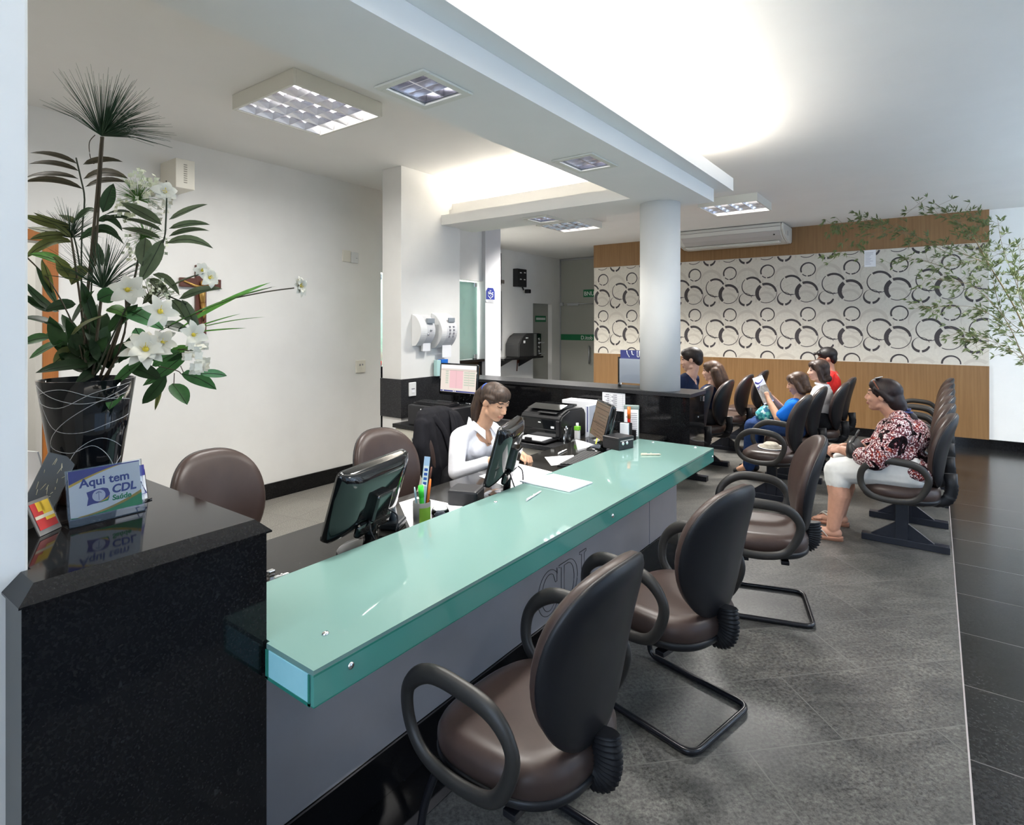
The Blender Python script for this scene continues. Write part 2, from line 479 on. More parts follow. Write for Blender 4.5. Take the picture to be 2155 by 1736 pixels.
# ------------------------------------------------------------------ far wall: laminate bands and ring wallpaper
YE = -.56; YW = 5.15
bm = BM(); box(bm, XB + .03, XB + .10, YR, YW - .002, 0, CEIL); struct('wall_far', bm, m_wall)
bm = BM(); box(bm, XB - .015, XB + .03, YE, YW, 2.66, CEIL); struct('trim_3', bm, m_wood)
bm = BM(); box(bm, XB - .015, XB + .03, YE, YW, .12, 1.065); struct('trim_4', bm, m_wood)
bm = BM(); box(bm, XB - .02, XB + .03, YE, YW, 0, .12); box(bm, XB + .005, XB + .03, YR, YE, 0, .12); struct('baseboard_far', bm, m_granite)

m_wp = noise_col(mat('wallpaper_ivory', (.62, .58, .50), .6, spec=.3), (.60, .56, .485), (.65, .61, .53), 30, 4)
m_wpdark = mat('wallpaper_charcoal', (.050, .042, .045), .5)
m_wpfaint = mat('wallpaper_faint_beige', (.545, .50, .43), .55)
bm = BM()
box(bm, XB, XB + .03, YE, YW, 1.065, 2.66)
def arc(cy, cz, ro, ri, sy, sz, a0, a1, mi, lift, n=40):
    """crescent band: outer circle radius ro, inner circle ri shifted by (sy, sz); angles in degrees, 0 = towards -Y (right in view)"""
    prev = None
    for k in range(n + 1):
        a = R(a0 + (a1 - a0) * k / n); d = (-math.cos(a), math.sin(a))
        o_ = (cy + d[0] * ro, cz + d[1] * ro)
        # ray from the centre against the shifted inner circle
        b_ = d[0] * sy + d[1] * sz; c_ = sy * sy + sz * sz - ri * ri
        t = b_ + math.sqrt(max(b_ * b_ - c_, 0))
        t = min(t, ro - .001)
        i_ = (cy + d[0] * t, cz + d[1] * t)
        cur = []
        for (yy, zz) in (o_, i_):
            cur.append((yy, zz))
        if prev:
            q = [prev[0], cur[0], cur[1], prev[1]]
            if all(YE < y < YW and 1.066 < z < 2.659 for y, z in q):
                f = bm.faces.new([bm.verts.new((XB - lift, y, z)) for y, z in q]); f.material_index = mi
        prev = cur
for i in range(-2, 10):
    for j in range(-3, 3):
        oy, oz = i * .57, j * .672
        # faint rings under the dark ones
        arc(.70 + oy, 2.33 + oz, .175, .15, .008, -.02, 0, 200, 2, .0010)
        arc(.43 + oy, 1.97 + oz, .15, .125, 0, -.012, -10, 190, 2, .0011)
        arc(.35 + oy, 2.28 + oz, .13, .115, -.005, .005, 170, 330, 2, .0012)
        arc(.60 + oy, 2.02 + oz, .20, .19, .006, 0, 95, 250, 2, .0009)
        # the small single ring
        arc(.40 + oy, 2.43 + oz, .108, .089, -.004, -.002, -58, 205, 1, .0020)
        arc(.40 + oy, 2.43 + oz, .108, .097, .0, .004, 222, 258, 1, .0020)
        arc(.40 + oy, 2.43 + oz, .108, .093, .0, .004, 268, 300, 1, .0020)
        # the big ring
        arc(.632 + oy, 2.205 + oz, .155, .133, .0, -.010, 20, 125, 1, .0022)
        arc(.632 + oy, 2.205 + oz, .155, .142, .0, .004, 132, 280, 1, .0022)
        arc(.632 + oy, 2.205 + oz, .155, .146, .0, .0, 280, 318, 1, .0022)
        # the crescent ring
        arc(.42 + oy, 2.095 + oz, .160, .134, .0, -.012, 5, 112, 1, .0024)
        arc(.42 + oy, 2.095 + oz, .160, .135, -.030, -.010, 125, 232, 1, .0024)
        arc(.42 + oy, 2.095 + oz, .160, .153, .0, .003, 240, 365, 1, .0024)
        # the small broken ring
        arc(.727 + oy, 1.996 + oz, .105, .086, .0, .016, 100, 262, 1, .0026)
        arc(.727 + oy, 1.996 + oz, .105, .086, .0, .014, 278, 350, 1, .0026)
        arc(.727 + oy, 1.996 + oz, .105, .098, .0, .0, 20, 95, 1, .0026)
struct('wall_far.001', bm, [m_wp, m_wpdark, m_wpfaint])

# ------------------------------------------------------------------ street side: glazed wall behind and to the right of the camera
bm = BM()
wx = (0.6, 3.4, 6.2); 
xs = [-2.1] + [q for w_ in wx for q in (w_, w_ + 2.3)] + [12.5]
for a, b in zip(xs[0::2], xs[1::2]): box(bm, a, b, YR - .14, YR, 0, CEIL)
for w_ in wx: box(bm, w_, w_ + 2.3, YR - .14, YR, 0, .45); box(bm, w_, w_ + 2.3, YR - .14, YR, 2.95, CEIL)
struct('wall_right', bm, m_wall)
m_clear = thin_glass('clear_window_glass', (.95, .98, .97), .08)
for k, w_ in enumerate(wx):
    bm = BM(); box(bm, w_, w_ + 2.3, YR - .06, YR - .054, .45, 2.95); g_ = struct('window_%d' % (k + 2), bm, m_clear)
    bm = BM()
    for xx in (w_, w_ + 1.13, w_ + 2.26): box(bm, xx, xx + .04, YR - .09, YR - .02, .45, 2.95)
    for zz in (.45, 2.91): box(bm, w_, w_ + 2.3, YR - .09, YR - .02, zz, zz + .04)
    obj('window_frame', bm, m_steel, g_)
bm = BM(); box(bm, -2.12, -2.0, YR, -.7, 0, CEIL); box(bm, -2.12, -2.0, 1.7, 8.2, 0, CEIL); box(bm, -2.12, -2.0, -.7, 1.7, 2.95, CEIL); box(bm, -2.12, -2.0, -.7, 1.7, 0, .45)
struct('wall_front', bm, m_wall)
bm = BM(); box(bm, -2.07, -2.064, -.7, 1.7, .45, 2.95); struct('window_5', bm, m_clear)
bm = BM(); box(bm, -2.0, 12.5, 8.2, 8.3, 0, CEIL); box(bm, 12.4, 12.5, YR, 8.2, 0, CEIL); struct('wall_back.004', bm, m_wall)

# white wall end beside the camera, standing on the floor and closing the granite stand
bm = BM(); box(bm, -2.0, .362, 1.492, 1.72, 0, CEIL, .006); struct('wall_left.006', bm, m_wall)

# ------------------------------------------------------------------ beams with coves, post, round column
def slab(bm, x0, x1, y0, y1, z0, z1, holes=()):
    xs = sorted({x0, x1, *[h[0] for h in holes], *[h[1] for h in holes]})
    ys = sorted({y0, y1, *[h[2] for h in holes], *[h[3] for h in holes]})
    for a, b in zip(xs, xs[1:]):
        for c, d in zip(ys, ys[1:]):
            mx, my = (a + b) / 2, (c + d) / 2
            if any(h[0] < mx < h[1] and h[2] < my < h[3] for h in holes): continue
            box(bm, a, b, c, d, z0, z1)
ZB = 2.60
HOLES = [(1.63, 1.87, 1.635, 1.865), (2.99, 3.27, 1.63, 1.85)]
bm = BM()
slab(bm, -2.0, 4.76, 1.455, 1.95, ZB, ZB + .105, HOLES)
box(bm, -2.0, 4.918, 1.347, 1.95, ZB + .1055, ZB + .115)       # underside of the wider upper shelf
box(bm, -2.0, 4.92, 1.345, 1.37, ZB + .105, ZB + .21)        # its outer lip
box(bm, 4.895, 4.92, 1.37, 1.95, ZB + .105, ZB + .21)
box(bm, -2.0, 4.62, 1.72, 1.95, ZB + .115, CEIL)             # the core carrying it
struct('beam', bm, m_ceil).name = 'ceiling.001'
HOLE2 = [(4.44, 4.69, 2.88, 3.10)]
bm = BM()
slab(bm, 4.24, 4.78, 1.95, 4.05, ZB, ZB + .10, HOLE2)
box(bm, 4.36, 4.78, 1.95, 4.24, ZB + .10, ZB + .17)
box(bm, 4.40, 4.42, 1.95, 4.24, ZB + .17, ZB + .24)
box(bm, 4.70, 4.78, 1.95, 4.24, ZB + .17, CEIL)
struct('ceiling.002', bm, m_ceil)
# cove lamps lying on the shelves
COVE = (1.0, .93, .84)
area('cove_lamp', (1.4, 1.50, ZB + .185), (6.4, .10), 150, COVE, (R(180), 0, 0))
area('cove_lamp', (4.56, 3.0, ZB + .215), (.10, 1.9), 17, COVE, (R(180), 0, 0))

bm = BM(); box(bm, 3.70, 4.52, 4.0, 4.26, 0, CEIL, .004); struct('wall_left.007', bm, m_wall)
bm = BM(); box(bm, 3.684, 4.45, 3.984, 4.275, .73, 1.09, .003); struct('trim_5', bm, m_gsatin)
bm = BM(); lathe(bm, [(.163, 1.062), (.163, ZB)], 48, Matrix.Translation((4.575, 1.84, 0))); struct('wall_column', bm, m_wall)
# ------------------------------------------------------------------ granite stand on the left
t = thing('granite_stand', 'tall black polished granite stand at the left, carrying the flower vase', 'counter', (0, 0, 0))
bm = BM()
box(bm, .325, .817, 1.383, 1.488, 0, 1.066); box(bm, .366, .817, 1.488, 2.12, 0, 1.066)
obj('body', bm, m_granite, t)
def chamfer_slab(bm, x0, x1, y0, y1, z0, z1, c):
    r = lambda i, z: [(x0 + i, y0 + i, z), (x1 - i, y0 + i, z), (x1 - i, y1 - i, z), (x0 + i, y1 - i, z)]
    return loft(bm, [r(.0, z0), r(0, z0 + .004), r(c, z1)], smooth=False)
bm = BM()
P_ = lambda i, z: [(.319 + i, 1.377 + i, z), (.829 - i, 1.377 + i, z), (.829 - i, 2.135 - i, z), (.364 + i * .05, 2.135 - i, z), (.364 + i * .05, 1.490, z), (.319 + i, 1.490, z)]
loft(bm, [P_(0, 1.066), P_(0, 1.070), P_(.030, 1.10)], smooth=False)
obj('top', bm, m_granite, t)

# ------------------------------------------------------------------ reception counter: mint glass over a grey front
m_mint = mat('mint_backpainted_glass', (.168, .288, .262), .03, spec=.6)
m_mintfront = mat('shaded_teal_backpainted_glass', (.085, .290, .245), .05, spec=.6)  # fascia glass, its shade darkened into the base colour
m_edge = mat('green_glass_edge', (.03, .20, .15), .1, spec=.6)
m_cyan = noise_col(mat('pale_cyan_backing', (.30, .62, .68), .12), (.30, .62, .68), (.34, .66, .71), 14, 3)
m_grey = noise_col(mat('grey_painted_panel', (.47, .475, .53), .30, metal=.65), (.455, .46, .51), (.485, .49, .545), 4, 4)
t = thing('reception_counter', 'long mint green glass counter with engraved letters on its grey front', 'counter', (0, 0, 0))
GX0, GX1, GY0, GY1 = .812, 3.84, 1.175, 1.70
bm = BM(); box(bm, .822, GX1 - .012, 1.195, GY1 - .005, .712, .772); obj('core', bm, m_cyan, t)
bm = BM(); loft(bm, [[(GX0, GY0, z), (GX1, GY0, z), (GX1, GY1, z), (.822, GY1, z), (.822, 1.375, z), (GX0, 1.375, z)] for z in (.774, .787)], smooth=False)
obj('glass_top', bm, m_mint, t)
bm = BM(); box(bm, GX0, GX1, GY0, GY0 + .012, .700, .7735, .001, 1); obj('glass_front', bm, m_mintfront, t)
bm = BM(); box(bm, GX0, GX1, GY0 - .0008, GY0 + .0005, .7715, .7765); box(bm, GX0, GX1, GY0 - .0008, GY0 + .013, .6985, .7005); box(bm, .8205, GX1, GY1 - .0005, GY1 + .0012, .774, .7865)
obj('glass_edge', bm, m_edge, t)
bm = BM(); box(bm, GX0 - .002, GX0 + .008, GY0 + .013, 1.372, .702, .7735, .001, 1); obj('end_glass', bm, m_cyan, t)
bm = BM(); box(bm, GX1 - .010, GX1, GY0 + .013, GY1, .702, .7735, .001, 1); obj('end_glass', bm, m_cyan, t)
bm = BM(); box(bm, GX0 - .004, GX0 - .001, GY0 + .012, GY0 + .018, .700, .774); box(bm, GX0 - .004, GX0 - .001, 1.362, 1.374, .700, .774); box(bm, GX0 - .004, GX0 - .001, GY0 + .012, 1.374, .699, .7065)
obj('end_edge', bm, m_edge, t)
def bolt(bm, c, n, r=.0095):
    n = Vector(n); q = n.to_track_quat('Z', 'Y').to_matrix().to_4x4(); M = Matrix.Translation(c) @ q
    lathe(bm, [(r, -.001), (r, .002), (r * .85, .0045), (r * .45, .0062), (0.0001, .0068)], 20, M)
for p_, n_ in [(at(685, 1334, Z=.787), (0, 0, 1)), (at(738, 1400, Y=GY0), (0, -1, 0)), (at(1043, 1057, Z=.787), (0, 0, 1)), (at(1374, 931, Z=.787), (0, 0, 1)),
               (at(1463, 942, Z=.787), (0, 0, 1)), (at(1499, 961, Y=GY0), (0, -1, 0)), (at(1289, 1085, Y=GY0), (0, -1, 0))]:
    bm = BM(); bolt(bm, p_, n_); obj('bolt', bm, m_chrome, t)
bm = BM(); box(bm, .824, 3.572, 1.51, 1.545, .16, .71, .001, 1); box(bm, 3.574, 4.06, 1.507, 1.545, .16, .71, .001, 1); fp = obj('front_panel', bm, m_grey, t)
bm = BM(); box(bm, .824, 4.07, 1.512, 1.55, .0, .16); box(bm, .824, 4.07, 1.500, 1.512, .0, .158); obj('plinth', bm, m_granite, t)
bm = BM(); box(bm, .824, 4.07, 1.335, 1.4995, .0005, .0025); f_ = struct('trim_6', bm, m_granite)
# engraved serif letters: double grooves traced as thin dark channels in the panel face
m_groove = mat('dark_groove', (.03, .03, .04), .3)
def groove(pts, closed=True, r=.0016):
    bm = BM(); tube(bm, [(x, 1.5093, z) for x, z in pts], r, 6, closed=closed); return obj('engraved_lettering', bm, m_groove, fp)
LX, LZ, LS = 2.258, .195, .205        # left edge, baseline, letter height
def L2(pts): return [(LX + x * LS, LZ + y * LS) for x, y in pts]
def arcpts(cx, cy, rx, ry, a0, a1, n=26): return [(cx + rx * math.cos(R(a0 + (a1 - a0) * k / n)), cy + ry * math.sin(R(a0 + (a1 - a0) * k / n))) for k in range(n + 1)]
groove(L2(arcpts(.48, .5, .48, .53, 40, 322, 40) + [(.80, .30)] + arcpts(.50, .5, .33, .43, 310, 60, 40)[:] + [(.70, .80), (.76, .66), (.83, .66), (.83, .98)]))
groove(L2([(.92, 1.0), (1.36, 1.0)] + arcpts(1.36, .5, .46, .5, 88, -88, 26) + [(.92, 0), (.92, .05), (1.03, .08), (1.03, .92), (.92, .95)]))
groove(L2([(1.17, .93), (1.34, .93)] + arcpts(1.34, .5, .31, .43, 88, -88, 22) + [(1.17, .07)]))
groove(L2([(1.92, 1.0), (2.28, 1.0), (2.28, .95), (2.18, .92), (2.18, .07), (2.40, .07), (2.50, .25), (2.56, .25), (2.53, 0), (1.92, 0), (1.92, .05), (2.03, .08), (2.03, .92), (1.92, .95)]))

# ------------------------------------------------------------------ desk behind the counter
t = thing('reception_desk', 'long dark granite desk behind the mint glass counter', 'desk', (0, 0, 0))
bm = BM(); box(bm, .832, 4.385, 1.708, 2.20, .690, .72, .004); obj('desktop', bm, m_desk, t)
bm = BM(); box(bm, .84, 4.0, 1.712, 1.73, 0, .69); obj('back_panel', bm, m_grey, t)
bm = BM(); box(bm, .84, .87, 1.73, 2.16, 0, .69); obj('side_panel', bm, m_black, t)
bm = BM(); box(bm, 3.35, 3.38, 1.73, 2.16, 0, .69); obj('side_panel', bm, m_black, t)

# divider along the far side of the desk
t = thing('granite_divider', 'black granite divider behind the printer with a rounded white column rising through it', 'counter', (0, 0, 0))
DX0, DX1, DY0, DY1, DZ = 4.40, 4.745, 1.53, 3.98, 1.062
bm = BM(); slab(bm, DX0 - .012, DX1 + .012, DY0 - .012, DY1, DZ - .028, DZ, [(4.48, 4.67, 1.745, 1.935)]); obj('top', bm, m_gsatin, t)
bm = BM(); box(bm, DX0, DX0 + .02, DY0, DY1, .42, DZ - .028); obj('front_panel', bm, m_granite, t)
bm = BM(); box(bm, DX1 - .02, DX1, DY0, DY1, .42, DZ - .028); box(bm, DX0 + .02, DX1 - .02, DY0, DY0 + .02, .42, DZ - .028); obj('end_panel', bm, m_granite, t)
bm = BM(); box(bm, 4.50, 4.66, 2.5, 3.9, 0, .45); obj('plinth', bm, m_black, t)
bm = BM(); cyl(bm, (4.60, DY0 - .003, .86), (4.60, DY0 + .01, .86), .007, 12); obj('screw', bm, m_steel, t)
bm = BM(); box(bm, DX1 - .055, DX1 - .025, DY0 - .014, DY0 - .0005, .975, 1.015, .003); obj('bracket', bm, m_chrome, t)

# return counter with the drawers
t = thing('return_counter', 'low return counter with ribbed black edge under the printer and computer tower', 'counter', (0, 0, 0))
RX0 = 3.56
bm = BM(); box(bm, RX0 + .02, 4.385, 2.21, 3.975, .668, .70)
for k in range(4): tube(bm, [(RX0 + .016, 2.21, .672 + k * .008), (RX0 + .016, 3.975, .672 + k * .008)], .006, 8)
obj('top', bm, m_gsatin, t)
m_offwhite = mat('offwhite_laminate', (.66, .63, .54), .4)
bm = BM(); box(bm, RX0 + .05, 4.36, 2.23, 3.40, .59, .668); box(bm, 4.32, 4.38, 2.23, 3.40, .05, .59); obj('apron', bm, m_offwhite, t)
t = thing('drawer_pedestal', 'offwhite drawer pedestal with lockable drawers under the computer tower', 'cabinet', (0, 0, 0))
DYa, DYb = 3.42, 3.955
bm = BM(); box(bm, RX0 + .05, 4.30, DYa, DYb, .03, .665, .002, 1); obj('body', bm, m_offwhite, t)
for k in range(4):
    z1 = .66 - k * .158
    bm = BM(); box(bm, RX0 + .025, RX0 + .049, DYa + .002, DYb - .002, z1 - .154, z1, .003); d_ = obj('drawer', bm, m_offwhite, t)
    yc = (DYa + DYb) / 2 + .02
    bm = BM(); bolt(bm, (RX0 + .025, yc, z1 - .035), (-1, 0, 0), .011); obj('lock', bm, m_steel, d_)
    bm = BM(); box(bm, RX0 + .012, RX0 + .025, yc - .022, yc + .022, z1 - .095, z1 - .058, .004); obj('handle', bm, m_steel, d_)
    bm = BM(); box(bm, RX0 + .0105, RX0 + .0125, yc - .013, yc + .013, z1 - .088, z1 - .068); obj('handle_recess', bm, mat('dark_metal', (.10, .10, .09), .3, metal=.8), d_)

# ------------------------------------------------------------------ chairs
m_leather = noise_col(mat('brown_leatherette', (.044, .028, .024), .38, spec=.4), (.040, .0255, .022), (.050, .032, .027), 9, 4)
m_shell = mat('chair_black_shell', (.008, .008, .010), .42, spec=.5)
m_arm = mat('arm_black_polyurethane', (.026, .024, .022), .45, spec=.5)
m_frame = mat('black_powder_coated_steel', (.010, .010, .013), .25, spec=.5)

def seat_bm(front=1.0):
    bm = BM(); n = 48
    rings = []
    for sc_, z in [(.90, .375), (.955, .378), (.985, .39), (1.0, .41), (.995, .432), (.96, .450), (.88, .460), (.70, .463), (.4, .461), (.12, .460)]:
        ring = []
        for (x, y) in superell(.245 * sc_, .235 * sc_, 2.9, n):
            x2 = x * (1 + .06 * y / .235)                       # a touch wider at the front
            dz_ = -.016 * max(0, (y - .10) / .13) ** 2 * (z - .37) / .09 + .010 * (x / .245) ** 2 * (z > .45)
            dz_ += .010 * max(0, (-y - .12) / .12) * (z > .45)
            ring.append((x2, y, z + dz_))
        rings.append(ring)
    return loft(bm, rings)
def pan_bm():
    bm = BM()
    rings = [[(x * (1 + .06 * y / .235), y, z) for x, y in superell(.245 * s_, .235 * s_, 2.9, 48)] for s_, z in ((.80, .340), (.94, .352), (1.0, .366), (1.005, .382), (.985, .388))]
    return loft(bm, rings)
BACKH, BACKW = .266, .228
def back_outline(n=56):
    pts = []
    for x, z in superell(BACKW, BACKH, 2.5, n):
        q = z / BACKH
        w_ = 1 - .05 * max(q, 0) ** 2 - .16 * max(-q, 0) ** 1.6
        pts.append((x * w_, z))
    return pts
def back_surf(layers, bend=.045):
    """layers: (scale, y); y>0 is towards the sitter"""
    bm = BM(); out = back_outline()
    rings = [[(x * s_, y + bend * (x * s_ / BACKW) ** 2 * .9 - .03 * (z * s_ / BACKH - .1) ** 2, z * s_) for x, z in out] for s_, y in layers]
    return loft(bm, rings)
BACKM = Matrix.Translation((0, -.250, .722)) @ Matrix.Rotation(R(13), 4, 'X')
def bellows_bm(r0=.036):
    bm = BM()
    path = smoothpath([(0, -.15, .372), (0, -.215, .372), (0, -.250, .390), (0, -.262, .44), (0, -.255, .50)], n=14)
    rad = [r0 * (1.0 + (.20 if k % 3 == 0 else (-.06 if k % 3 == 1 else .1))) for k in range(len(path))]
    return tube(bm, path, rad, 14, sx=1.15, sy=.62, up=(1, 0, 0))
def arm_bm(s):
    """closed loop armrest in a plane leaning slightly outwards"""
    x0 = s * .272
    pts = [(x0, .165, .40), (x0, .225, .47), (x0 + s * .012, .215, .575), (x0 + s * .02, .125, .648), (x0 + s * .02, .0, .655), (x0 + s * .018, -.11, .632), (x0 + s * .012, -.165, .555),
           (x0 + s * .004, -.135, .455), (x0, -.075, .395), (x0, .05, .378)]
    P = smoothpath(pts, True, 7)
    bm = BM()
    rad = [.0175 + .004 * min(max((p.z - .58) / .06, 0), 1) for p in P]
    tube(bm, P, rad, 12, closed=True, sx=1.25, sy=.82, up=(1, 0, 0))
    # swap: wide side lies across the arm
    return bm
def sled_bm():
    bm = BM(); pts = [(-.10, .12, .335), (-.205, .17, .335), (-.208, .235, .18), (-.210, .262, .014), (-.210, -.24, .014), (.210, -.24, .014), (.210, .262, .014), (.208, .235, .18), (.205, .17, .335), (.10, .12, .335)]
    tube(bm, fillet(pts, .055, 7), .0125, 12)
    box(bm, -.22, .22, .08, .12, .322, .342, .003); box(bm, -.22, .22, -.12, -.08, .322, .342, .003)
    return bm
def common_parts(t, arms=True):
    obj('seat', seat_bm(), m_leather, t)
    obj('seat_pan', pan_bm(), m_shell, t)
    bm = back_surf([(.94, .002), (.985, .006), (1.0, .018), (.985, .036), (.93, .050), (.80, .058), (.5, .060), (.15, .060)]); bmesh.ops.transform(bm, matrix=BACKM, verts=bm.verts)
    b_ = obj('backrest', bm, m_leather, t)
    bm = back_surf([(.15, -.026), (.5, -.024), (.80, -.018), (.94, -.008), (1.0, .004), (1.012, .012), (1.0, .017), (.95, .016)]); bmesh.ops.transform(bm, matrix=BACKM, verts=bm.verts)
    obj('back_shell', bm, m_shell, b_)
    if arms:
        for s in (-1, 1): obj('armrest', arm_bm(s), m_arm, t)

def visitor_chair(label, loc, rz):
    t = thing('visitor_chair', label, 'chair', loc, rz, 'armchairs at the counter')
    common_parts(t)
    obj('bellows', bellows_bm(), m_shell, t)
    obj('sled_base', sled_bm(), m_frame, t)
    return t
v1 = visitor_chair('nearest brown leatherette armchair with black sled base at the mint counter', (1.415, .975, 0), R(-3))
dup(v1, (2.36, .905, 0), R(-13), 'middle brown leatherette armchair with black sled base at the mint counter')
dup(v1, (3.50, .80, 0), R(17), 'third brown leatherette armchair of the counter, turned with its seat towards us')

# waiting chairs on their own T-shaped pedestals
def tstand_bm():
    bm = BM()
    box(bm, -.035, .035, -.285, .245, 0, .048, .003)
    box(bm, -.032, .032, -.045, .035, .045, .335, .003)
    prism(bm, [(-.20, .045), (.19, .045), (.034, .16), (-.044, .16)], -.012, .012, 'x')
    box(bm, -.10, .10, -.14, .14, .322, .342, .003)
    return bm
def waiting_chair(label, loc, rz, arms, group):
    t = thing('waiting_chair', label, 'chair', loc, rz, group)
    common_parts(t, arms)
    bm = BM(); P = fillet([(0, -.05, .350), (0, -.262, .350), (0, -.298, .44), (0, -.285, .56)], .07, 8)
    tube(bm, P, [.03 + (.004 if k % 2 else 0) for k in range(len(P))], 10, sx=1.2, sy=.45, up=(1, 0, 0)); obj('back_bracket', bm, m_shell, t)
    obj('pedestal', tstand_bm(), mat('dark_blue_grey_steel', (.012, .014, .022), .32), t)
    return t
g1, g2, g3 = 'waiting chairs of the front row', 'waiting chairs of the middle row', 'waiting chairs of the far row'
w1 = waiting_chair('waiting chair under the woman in the patterned blouse', (5.05, .20, 0), 0, True, g1)
for k, x in enumerate((5.67, 6.32, 7.0, 7.7, 8.4)):
    dup(w1, (x, .20 - .012 * k, 0), 0, ['empty waiting chair right behind the woman in the patterned blouse', 'second empty waiting chair behind the patterned blouse', 'third empty waiting chair behind the patterned blouse',
        'fourth empty waiting chair behind the patterned blouse', 'front-row waiting chair farthest back by the laminate wall'][k], g1)
w2 = dup(w1, (5.66, 1.21, 0), 0, 'waiting chair with a pale cap lying on its seat', g2)
for k, (x, y) in enumerate(((6.50, 1.20), (7.12, 1.07), (7.86, 1.08))):
    if k == 0:
        w3 = waiting_chair('waiting chair under the person in the bright blue shirt', (x, y, 0), 0, False, g2)
    else:
        dup(w3, (x, y, 0), 0, ['', 'waiting chair under the woman in the white shirt', 'waiting chair under the person in red'][k], g2)
for k, x in enumerate((5.92, 6.68, 7.55, 8.36)):
    dup(w3, (x, 2.16, 0), 0, ['far-row waiting chair partly hidden by the divider, under the man in navy', 'far-row waiting chair seen from behind, under the long-haired person', 'empty far-row waiting chair seen from behind, second from the laminate wall',
        'empty far-row waiting chair nearest to the laminate wall'][k], g3)

# office chairs behind the desk
def office_chair(label, loc, rz):
    t = thing('office_chair', label, 'chair', loc, rz, 'office chairs behind the desk')
    common_parts(t, False)
    obj('bellows', bellows_bm(), m_shell, t)
    bm = BM(); cyl(bm, (0, 0, .09), (0, 0, .345), .028, 16)
    for k in range(5):
        a = 2 * PI * k / 5
        c, s = math.cos(a), math.sin(a)
        tube(bm, [(0, 0, .11), (c * .16, s * .16, .095), (c * .29, s * .29, .075)], [.028, .022, .014], 8)
    obj('star_base', bm, m_frame, t)
    for k in range(5):
        a = 2 * PI * k / 5; bm = BM(); c, s = math.cos(a) * .29, math.sin(a) * .29
        ellipsoid(bm, (c, s, .028), (.028, .028, .028), sub=2); obj('caster', bm, m_frame, t)
    return t
oc = office_chair('brown office chair behind the granite stand', (1.42, 2.60, 0), R(182))
dup(oc, (2.27, 2.38, 0), R(176), 'brown office chair behind the nearest monitor')
dup(oc, (2.97, 2.52, 0), R(190), 'office chair under the receptionist, draped with a black jacket')
dup(oc, (.98, 5.6, 0), R(30), 'black office chair in the room seen through the orange doorway')
# ------------------------------------------------------------------ ceiling luminaires with mirrored louvres
m_house = mat('luminaire_cream_enamel', (.74, .73, .66), .45)
m_mirror = mat('louvre_mirror', (.80, .80, .84), .16, metal=1)
m_tubeon = mat('fluorescent_tube', (1, 1, 1), .4, emit=(1.0, .97, .98), estr=13.0)
m_refl = mat('reflector_mirror', (.62, .62, .68), .22, metal=1)
LAMP = (1.0, .97, .92)
def luminaire(name, label, x0, x1, y0, y1, zb, zt, recessed, nt, nb, power, group):
    cx, cy = (x0 + x1) / 2, (y0 + y1) / 2
    t = thing(name, label, 'ceiling light', (cx, cy, zt), 0, group)
    w, d, h = (x1 - x0) / 2, (y1 - y0) / 2, zb - zt
    bm = BM()
    if recessed:
        for a in ((-w - .035, -w, -d - .035, d + .035), (w, w + .035, -d - .035, d + .035), (-w, w, -d - .035, -d), (-w, w, d, d + .035)):
            box(bm, *a, h - .011, h - .001, .002, 1)
        obj('trim_frame', bm, m_house, t); bm = BM()
        h2 = h + .002
        for a in ((-w, -w + .004, -d, d), (w - .004, w, -d, d), (-w, w, -d, -d + .004), (-w, w, d - .004, d)): box(bm, *a, h2, -.004)
        obj('housing', bm, m_refl, t); wi, di, hb = w - .006, d - .006, h2 + .004
    else:
        for a in ((-w, -w + .018, -d, d), (w - .018, w, -d, d), (-w + .018, w - .018, -d, -d + .018), (-w + .018, w - .018, d - .018, d)): box(bm, *a, h, -.001, .001, 1)
        box(bm, -w + .018, w - .018, -d + .018, d - .018, -.004, -.001)
        obj('housing', bm, m_house, t); wi, di, hb = w - .02, d - .02, h + .006
    H = -.008 - hb
    bm = BM(); box(bm, -wi, wi, -di, di, -.010, -.006); obj('reflector', bm, m_refl, t)
    pitch = 2 * di / nt
    bm = BM()
    for k in range(nt + 1):                                     # V-shaped side mirrors between the lamps
        y = -di + k * pitch; q = pitch * .16
        ya, yb = max(y - q, -di), min(y + q, di)
        prism(bm, [(ya, -.012), (yb, -.012), (min(y + .004, di), hb), (max(y - .004, -di), hb)], -wi, wi, 'x')
    for k in range(1, nb):                                      # cross blades
        x = -wi + 2 * wi * k / nb
        for q in range(nt):
            ya = -di + q * pitch + .006; yb = ya + pitch - .012
            prism(bm, [(x - .008, hb + .045 if H > .06 else hb + .03), (x + .008, hb + .045 if H > .06 else hb + .03), (x + .0015, hb), (x - .0015, hb)], ya, yb, 'y')
    obj('louvre', bm, m_mirror, t)
    for q in range(nt):
        y = -di + (q + .5) * pitch
        bm = BM(); cyl(bm, (-wi + .02, y, -.026), (wi - .02, y, -.026), .0125, 12); obj('fluorescent_tube', bm, m_tubeon, t)
    area('lamp_light', (0, 0, h - .02), (2 * wi, 2 * di), power, LAMP, (0, 0, 0), t, R(135) if (recessed or x0 > 6.65) else R(172))
    return t
gS, gR = 'surface ceiling lights', 'recessed ceiling lights'
luminaire('ceiling_light', 'large square ceiling light with mirrored louvre above the desk', 1.92, 2.58, 2.97, 3.65, 2.985, CEIL, False, 4, 5, 32, gS)
luminaire('ceiling_light', 'added unseen square ceiling light over the doorway end of the office', -.55, .11, 2.97, 3.65, 2.985, CEIL, False, 4, 5, 30, gS)  # fixture out of view, added to brighten the office wall
luminaire('ceiling_light', 'added unseen square ceiling light on the street side near the far wall', 6.7, 7.4, -1.75, -1.05, 2.985, CEIL, False, 4, 4, 60, gS)  # out-of-view fixture added to lift the dark far wall
